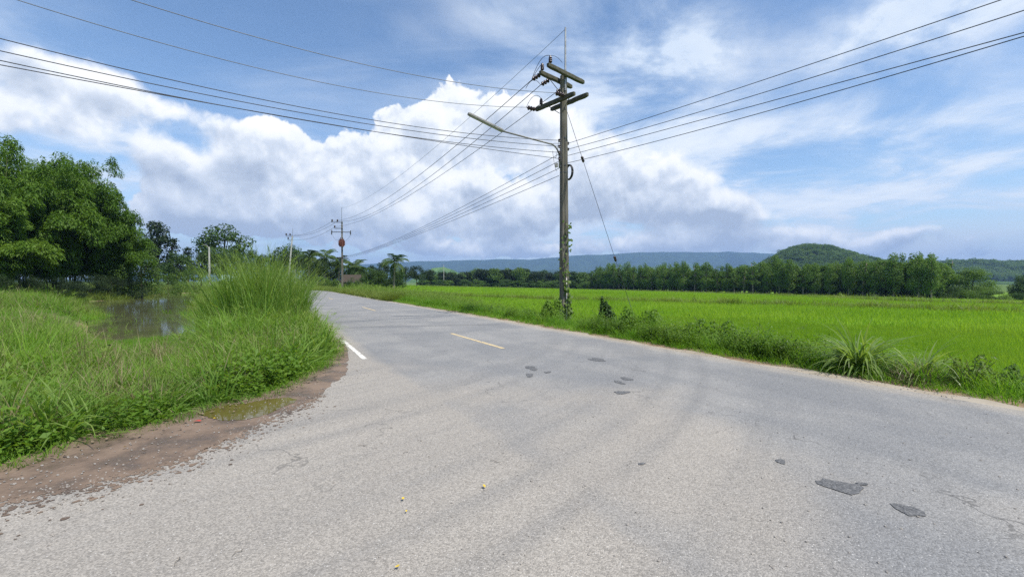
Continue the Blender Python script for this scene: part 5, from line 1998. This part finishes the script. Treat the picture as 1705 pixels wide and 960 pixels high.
# single plants that stand out on the right verge
def weed_thing(name, label, cat, px, d, h, w, seed, m='weed', leaf=.075):
    b = spot(px, d)
    t = thing(name, label, cat, tuple(b), 0)
    r_ = np.random.default_rng(seed)
    mb = MB()
    for k in range(9):
        a_ = r_.uniform(0, 6.28)
        e = r_.uniform(.1, .42) * w
        mb.tube([(0.03 * math.cos(a_), .03 * math.sin(a_), -.05), (e * .5 * math.cos(a_), e * .5 * math.sin(a_), h * .5), (e * math.cos(a_), e * math.sin(a_), h * r_.uniform(.65, .95))], [.008, .006, .003], 5)
    mb.build('stems', MAT['culm'], t)
    P, Nn, D = [], [], []
    lob = [(r_.uniform(-.34, .34) * w, r_.uniform(-.3, .3) * w, h * r_.uniform(.5, 1.0) * (1.0 if i_ else 1.08), w * r_.uniform(.16, .30)) for i_ in range(8)]
    if w < h:                                          # a plant that climbs to one crooked point
        lob = [(r_.normal() * .07 * w, r_.normal() * .07 * w, h * (1 - .09 * i_ * r_.uniform(.6, 1.3)), w * (.10 + .055 * i_)) for i_ in range(8)]
    for k in range(int(1500 * w * max(h, .6))):
        lx, ly, lh, lr = lob[k % len(lob)]
        z = lh * r_.uniform(.08, 1.0)
        a_ = r_.uniform(0, 6.28)
        q_ = lr * math.sqrt(max(.05, 1 - (z / lh) ** 3)) * r_.uniform(.5, 1.1)
        P.append((lx + q_ * math.cos(a_), ly + q_ * math.sin(a_), z))
        nn = np.array([math.cos(a_) * .7, math.sin(a_) * .7, .8]) + r_.normal(0, .35, 3)
        Nn.append(nn / np.linalg.norm(nn))
        D.append(np.array([math.cos(a_), math.sin(a_), -.6]) + r_.normal(0, .5, 3))
    V, q = leaf_quads(P, Nn, D, leaf * r_.uniform(.7, 1.4, len(P)), leaf * .75 * r_.uniform(.7, 1.2, len(P)))
    link('leaves', np_mesh('leaves', V, [q], MAT[m]), t)
    return t


weed_thing('climbing_weed', 'dark pointed mound of climbing weeds right of the concrete pole', 'weed', 1007, 15.2, 1.45, 1.15, 1, 'broad', .11)
weed_thing('climbing_weed', 'small dark weed mound at the left foot of the concrete pole', 'weed', 915, 17.2, 1.05, 1.15, 2, 'weed', .09)
weed_thing('verge_shrub', 'spreading green shrub on the verge right of the dark pointed mound', 'shrub', 1068, 13.2, 1.2, 1.5, 3)
weed_thing('verge_shrub', 'bright green shrub with upright sprigs in the middle of the right verge', 'shrub', 1190, 10.8, 1.0, 1.3, 4)
weed_thing('verge_shrub', 'yellowish thin shrub by the road near the right edge', 'shrub', 1622, 6.5, .55, .7, 5, 'vine', .045)
weed_thing('verge_shrub', 'thin yellowish shrub closest to the right edge of the photo', 'shrub', 1690, 6.3, .5, .6, 6, 'vine', .045)
weed_thing('verge_shrub', 'low green shrub just left of the fountain of broad grass', 'shrub', 1330, 9.2, .62, 1.2, 7)

MAT['fountain'] = foliage('fountain_grass', [(.15, .25, .045), (.22, .32, .075), (.30, .37, .13)], .42, rough=.4, spec=.4, vscale=2.0, tip=((.20, .23, .10), .4))


def clump(label, px, d, seed, n, L, w, name='grass_clump'):
    b = spot(px, d)
    t = thing(name, label, 'grass clump', tuple(b), 0)
    for k in range(3):                                 # three whorls, outermost lowest
        link('blades', blades(int(n / 3), seed + k, .10 + .05 * k, L * (1.05 - .1 * k), w, .42 + .34 * k, 2.1, 8, material=MAT['fountain']), t)
    return t


clump('big fountain shaped clump of broad pale green grass on the right verge', 1432, 7.6, 201, 420, 1.12, .044)
clump('smaller arching grass clump right of the big fountain clump', 1535, 7.1, 211, 240, 1.0, .038)
clump('dark arching grass clump behind the big fountain clump', 1400, 8.5, 221, 140, 1.0, .032)
clump('broad arching grass clump on the left bank near the reeds', 345, 12.2, 231, 90, 1.15, .034)
clump('arching grass clump at the pond edge left of the reeds', 300, 13.5, 241, 80, 1.1, .03)
clump('low broad leaved clump where the left bank meets the road', 510, 10.8, 251, 70, .85, .03)
hp = spot(1545, 6.75)
hm = blades(420, 77, .38, .34, .008, 1.3, .4, 3, material=MAT['straw'])
hd = link('dead_grass_heap', hm, None, (hp.x, hp.y, hp.z + .06))
hd.scale = (1.2, .9, 1.2)
tag(hd, 'brown heap of dead grass beside the road in front of the arching clump', 'dead grass')

# vine climbing the concrete pole
vine = thing('climbing_vine', 'green vine climbing the lower half of the weathered concrete pole', 'vine', (PB.x, PB.y, gz0))
r = np.random.default_rng(31)
mb = MB()
vp = []
for k in range(3):
    pts = []
    for z in np.linspace(0, (4.2, 3.4, 2.3)[k], 22):
        a_ = -1.9 + .8 * k + .55 * math.sin(z * 1.9 + k)
        q = (.37 - .012 * z) * .60
        pts.append(axis_at(z) - Vector((PB.x, PB.y, gz0)) + Vector((q * math.cos(a_), q * math.sin(a_), 0)))
    mb.tube(pts, .009, 5)
    vp += pts
mb.build('stem', MAT['culm'], vine)
P, Nn, D = [], [], []
for p in vp:
    m_ = 5 if p.z < 1.0 else (2 if p.z < 2.2 else 1)
    for k in range(m_):
        o2 = r.normal(0, .055, 3)
        P.append((p.x + o2[0], p.y - abs(o2[1]) - .02, p.z + o2[2]))
        nn = np.array([r.normal() * .5, -.9, .5 + r.normal() * .3])
        Nn.append(nn / np.linalg.norm(nn))
        D.append(np.array([r.normal() * .5, -.2, -1]))
for k in range(46):                                    # trailing tuft high on the right, thick collar at the foot
    z = r.uniform(3.4, 4.6) if k < 14 else r.uniform(.35, 1.35)
    q = axis_at(z) - Vector((PB.x, PB.y, gz0))
    P.append((q.x + (r.uniform(.16, .30) if k < 14 else r.uniform(-.30, .25)), q.y - r.uniform(.12, .34), z))
    nn = np.array([r.normal() * .5, -.9, .5])
    Nn.append(nn / np.linalg.norm(nn))
    D.append(np.array([r.normal() * .5, -.2, -1]))
V, q = leaf_quads(P, Nn, D, .15 * r.uniform(.6, 1.3, len(P)), .12 * r.uniform(.6, 1.2, len(P)))
link('leaves', np_mesh('leaves', V, [q], MAT['vine']), vine)

# ---- rice: one tile of seedlings laid many times over the field
def tile(seed, n, size, L, w, m):
    r = np.random.default_rng(seed)
    me = blades(n, seed, .01, L, w, .16, .45, 2, material=m)
    co = np.zeros(len(me.vertices) * 3, np.float32)
    me.vertices.foreach_get('co', co)
    co = co.reshape(-1, 3)
    per = len(co) // n
    off = np.repeat(np.stack([r.uniform(-size / 2, size / 2, n), r.uniform(-size / 2, size / 2, n), np.zeros(n)], 1), per, 0)
    me.vertices.foreach_set('co', (co + off).astype(np.float32).ravel())
    me.update()
    return proto('rice_tile', me)


def lattice(step, a0, a1, smax, seed, dmin, dmax):
    r = np.random.default_rng(seed)
    A, S = np.meshgrid(np.arange(a0, a1, step), np.arange(0, smax, step))
    A, S = A.ravel() + r.uniform(-.3, .3, A.size) * step, S.ravel() + r.uniform(-.3, .3, A.size) * step
    S = S + FIELD_S(A) + .25
    x, y = C0[0] + A * U[0] + S * NR[0], C0[1] + A * U[1] + S * NR[1]
    d = np.hypot(x, y)
    ok = (d > dmin) & (d < dmax) & (y > -1) & (x / np.maximum(y, .1) < 2.6) & (x / np.maximum(y, .1) > -.7)
    return x[ok], y[ok], d[ok]


def band(x, y):
    """the grassy bund between the near paddies and those beyond: distance from its middle line"""
    return poly_line(x, y, BUND)


def poly_line(x, y, pts):
    d = np.full(np.shape(x), 1e9)
    for (ax, ay), (bx, by) in zip(pts[:-1], pts[1:]):
        ex, ey = bx - ax, by - ay
        t = np.clip(((x - ax) * ex + (y - ay) * ey) / (ex * ex + ey * ey), 0, 1)
        d = np.minimum(d, np.hypot(x - ax - ex * t, y - ay - ey * t))
    return d


def gpix(px, py, lift=.45):
    """ground point seen at a picture position (marching along the ray over the land)"""
    k = (px - CX) / F
    for d in np.arange(4, 400, .25):
        if CAMH + (HY - py) / F * d < hz(k * d, d) + lift:
            return k * d, d
    return k * 400, 400


BUND = [gpix(*p) for p in ((655, 484), (760, 489), (860, 492), (960, 494.5), (1100, 497), (1250, 500), (1400, 504), (1560, 508), (1720, 512))]
rice_n = [tile(300 + k, 460, 1.0, .34, .012, MAT['rice']) for k in range(4)]
rice_f = [tile(310 + k, 300, 2.6, .46, .030, MAT['rice']) for k in range(4)]
rice_d = [tile(320 + k, 260, 6.0, .50, .085, MAT['rice']) for k in range(4)]
for nm, protos, step, d0, d1, sd_ in (('rice', rice_n, .72, 5, 26, 1), ('rice_beyond', rice_f, 1.7, 25, 75, 2), ('distant_rice', rice_d, 4.2, 73, 320, 3)):
    x, y, d = lattice(step, -30, 330, 175 if d0 > 20 else 40, 60 + sd_, d0, d1)
    bd = band(x, y)
    ok = bd > (2.0 if d0 > 20 else .5)
    x, y = x[ok], y[ok]
    hgt = 1 + .16 * pnoise(x, y, 14, 70)
    put(nm, x, y, protos, 1.0, tilt=.02, sz=hgt, seed=80 + sd_, dz=-.02)
# bunds between the paddies
r = np.random.default_rng(91)
tuft_b = [proto('tuft', blades(46, 110 + k, .55, .80, .030, .40, 1.1, 3, material=MAT['bund'])) for k in range(3)]
bx, by = [], []
for (ax, ay), (cx2, cy2) in zip(BUND[:-1], BUND[1:]):
    L = math.hypot(cx2 - ax, cy2 - ay)
    n = int(L * 6)
    t = r.uniform(0, 1, n)
    w = r.normal(0, .75, n)
    ux, uy = (cx2 - ax) / L, (cy2 - ay) / L
    bx += list(ax + (cx2 - ax) * t - uy * w)
    by += list(ay + (cy2 - ay) * t + ux * w)
put('bund_grass', np.array(bx), np.array(by), tuft_b, r.uniform(.8, 1.3, len(bx)), tilt=.15, seed=92)
BUND2 = [gpix(*p, lift=.4) for p in ((700, 477), (850, 479), (1000, 482), (1200, 488), (1400, 495), (1560, 501.5), (1720, 505))]
bx, by = [], []
for (ax, ay), (cx2, cy2) in zip(BUND2[:-1], BUND2[1:]):
    L = math.hypot(cx2 - ax, cy2 - ay)
    n = int(L * 3)
    t = r.uniform(0, 1, n)
    w = r.normal(0, .9, n)
    ux, uy = (cx2 - ax) / L, (cy2 - ay) / L
    bx += list(ax + (cx2 - ax) * t - uy * w)
    by += list(ay + (cy2 - ay) * t + ux * w)
put('far_bund_grass', np.array(bx), np.array(by), tuft_b, r.uniform(1.0, 1.7, len(bx)), tilt=.15, seed=93)
# rough grass on the verge farther along and round the transformer pole
x, y, s, a, t = right_zone(7000, 26, 92, 95)
bend = np.interp(a, [62, 70, 80, 92], [0, .6, 2.8, 6.5])
x, y = x - bend * NR[0] * (1 - t), y - bend * NR[1] * (1 - t)
put('far_verge_grass', x, y, tuft_b, r.uniform(.7, 1.2, len(x)), seed=96)

# ------------------------------------------------------------------ small things on the ground
def leafm(seed, L, W, m):
    r = np.random.default_rng(seed)
    mb = MB()
    n = 6
    vs = []
    for i in range(n + 1):
        t = i / n
        w = W / 2 * math.sin(math.pi * min(.97, t * .95 + .03)) ** .8
        z = .010 + .35 * L * (t - .5) ** 2 + r.normal() * .002
        vs += [(t * L - L / 2, -w, z + w * .3), (t * L - L / 2, 0, z), (t * L - L / 2, w, z + w * .3)]
    mb.add(vs, [(i * 3 + j, i * 3 + 3 + j, i * 3 + 4 + j, i * 3 + 1 + j) for i in range(n) for j in range(2)])
    return mb.mesh('fallen_leaf', m)


LM = [leafm(1, .055, .035, MAT['petal']), leafm(2, .07, .04, MAT['straw'])]
for i, (px, py, k, sc, lab) in enumerate([(805, 815, 0, 1.0, 'bright yellow flower petal lying alone on the asphalt in the middle'), (669, 836, 0, .8, 'yellow petal on the asphalt left of the bright one'),
                                          (675, 857, 0, .55, 'tiny yellow scrap just below the left petal on the asphalt'), (660, 952, 0, .7, 'yellow petal at the bottom edge of the photo'),
                                          (204, 748, 0, .9, 'yellow leaf on the wet mud strip'), (236, 755, 1, .9, 'pale leaf on the mud right of the yellow one'), (160, 747, 1, .8, 'pale yellow leaf on the mud left of the yellow one'),
                                          (354, 699, 0, .7, 'yellowish leaf at the near edge of the puddle'), (387, 688, 1, .9, 'pale leaf floating on the puddle'), (180, 633, 1, 1.6, 'pale leaf caught in the long grass of the left bank')]):
    x, y = ray(px, py)
    on_grass = i == 9
    o = link('fallen_leaf', LM[k], None, (x, y, .55 if on_grass else .012))
    o.scale = (sc * .7,) * 3
    o.rotation_euler = (r.normal() * .2, r.normal() * .2, r.uniform(0, 6.28))
    tag(o, lab, 'leaf', 'leaves fallen on the ground')
x, y = ray(326, 703)
sc_ = MB()
sc_.add([(-.04, -.015, .006), (.0, -.02, .014), (.035, -.01, .007), (.04, .012, .01), (.005, .02, .016), (-.035, .015, .008)], [(0, 1, 4, 5), (1, 2, 3, 4)])
o = sc_.build('plastic_scrap', MAT['red'])
o.location = (x, y, .004)
tag(o, 'small red scrap of plastic on the mud beside the puddle', 'scrap')
for i, (px, py, L, a0, lab) in enumerate([(824, 771, .16, -.5, 'dark twig lying on the asphalt above the yellow petal'), (290, 940, .13, 1.9, 'crooked dark twig at the bottom left of the asphalt'),
                                          (602, 744, .14, .1, 'short dark twig on the asphalt right of the mud'), (675, 755, .10, .9, 'tiny dark twig in the middle of the asphalt'), (392, 925, .10, 1.1, 'thin dark twig near the bottom edge of the asphalt')]):
    x, y = ray(px, py)
    o = MB().tube([(-L / 3, 0, .005), (-L * .1, .008, .009), (L * .15, -.006, .007), (L / 3, .008, .006)], [.0015, .002, .002, .001], 5).build('twig', MAT['pale_bark'])
    o.location = (x, y, .002)
    o.rotation_euler = (0, 0, a0)
    tag(o, lab, 'twig', 'twigs on the asphalt')
# silt and clods crumbling out over the asphalt from the mud strip
cl_ = []
r = np.random.default_rng(57)
for (ax, ay), (cx2, cy2) in zip(apron[2:10], apron[3:11]):
    for k in range(170):
        t = r.uniform()
        o_ = r.exponential(.13)
        cl_.append((ax + (cx2 - ax) * t + o_ * .65, ay + (cy2 - ay) * t - o_ * .75, .0045))
flk = []
for k in range(4):
    rr = np.random.default_rng(500 + k)
    n = 9
    ring = [(math.cos(w) * rr.uniform(.5, 1.15), math.sin(w) * rr.uniform(.4, 1.0), 0) for w in np.linspace(0, 2 * math.pi, n, endpoint=False)]
    mb = MB()
    mb.add(ring + [(0, 0, .12)], [(i, (i + 1) % n, n) for i in range(n)])
    flk.append(proto('silt', mb.mesh('silt', MAT['mud'])))
scatter('silt_flakes', cl_, flk, np.minimum(r.exponential(.010, len(cl_)), .028) + .004, tilt=0.0, seed=58)
# dead leaves and bits of straw lying where the grass meets the mud
ll = []
for (ax, ay), (cx2, cy2) in zip(mud_edge[:13], mud_edge[1:14]):
    L = math.hypot(cx2 - ax, cy2 - ay)
    for k in range(int(60 * L)):
        t = r.uniform()
        o_ = r.normal(0, .16)
        ll.append((ax + (cx2 - ax) * t + o_ * .6 + .05, ay + (cy2 - ay) * t - o_ * .7 - .05, .004))
scatter('leaf_litter', ll, [proto('litter', leafm(20 + k, .05, .022, MAT['straw'])) for k in range(3)] + [proto('litter', blades(3, 600 + k, .01, .12, .004, 1.5, .05, 2, material=MAT['dead'])) for k in range(2)],
        r.uniform(.4, 1.1, len(ll)), tilt=.2, seed=59)
# loose grit along the edges of the asphalt
gr = []
r = np.random.default_rng(55)
for (ax, ay), (cx2, cy2) in zip(apron[:12], apron[1:13]):
    for k in range(45):
        t = r.uniform()
        o_ = abs(r.normal(0, .35)) - .15
        gr.append((ax + (cx2 - ax) * t + o_ * .8 + .04, ay + (cy2 - ay) * t - o_ * .6, .004))
for (ax, ay), (cx2, cy2) in zip(mud_edge[4:13], apron[3:12]):
    for k in range(40):
        t = r.uniform(.1, 1.0)
        gr.append((ax + (cx2 - ax) * t + r.normal() * .2, ay + (cy2 - ay) * t + r.normal() * .12, .0))
for k in range(1500):
    a_ = r.uniform(-7, 25)
    gr.append((*road_pt(3.4 + r.normal() * .18, a_), -.004))
for k in range(700):
    x, y, d = (v[0] for v in candidates(1, 2.2, 9, -50, 50, 1000 + k, 1.0))
    if poly_sd(np.array([x]), np.array([y]), ROAD_ARR)[0] < 0:
        gr.append((x, y, .002))
stones = []
for k in range(4):
    rr = np.random.default_rng(400 + k)
    bm = bmesh.new()
    bmesh.ops.create_icosphere(bm, subdivisions=1, radius=.5)
    for v in bm.verts:
        v.co = Vector((v.co.x * rr.uniform(.8, 1.3), v.co.y * rr.uniform(.7, 1.1), v.co.z * .7)) * rr.uniform(.85, 1.15)
    me = bpy.data.meshes.new('stone')
    bm.to_mesh(me)
    bm.free()
    me.materials.append(MAT['stone'] if 'stone' in MAT else MAT.setdefault('stone', simple('grit', (.34, .31, .27), (.22, .20, .18), 3, .9, .2)))
    stones.append(proto('stone', me))
scatter('gravel', gr, stones, np.random.default_rng(1).uniform(.006, .022, len(gr)), tilt=.5, seed=56)

# ------------------------------------------------------------------ air: far hills fade to blue
hm_ = MB()
hm_.box((0, 0, 243), (19000, 19000, 526))
haze = hm_.build('haze', [])
m, g, out = mat('air')
pv = g.n('ShaderNodeVolumePrincipled')
pv.inputs['Color'].default_value = (.37, .58, .97, 1)
pv.inputs['Density'].default_value = .000115
pv.inputs['Anisotropy'].default_value = 0.0
g.put(out.inputs['Volume'], pv.outputs[0])
haze.data.materials.append(m)
haze['kind'] = 'stuff'
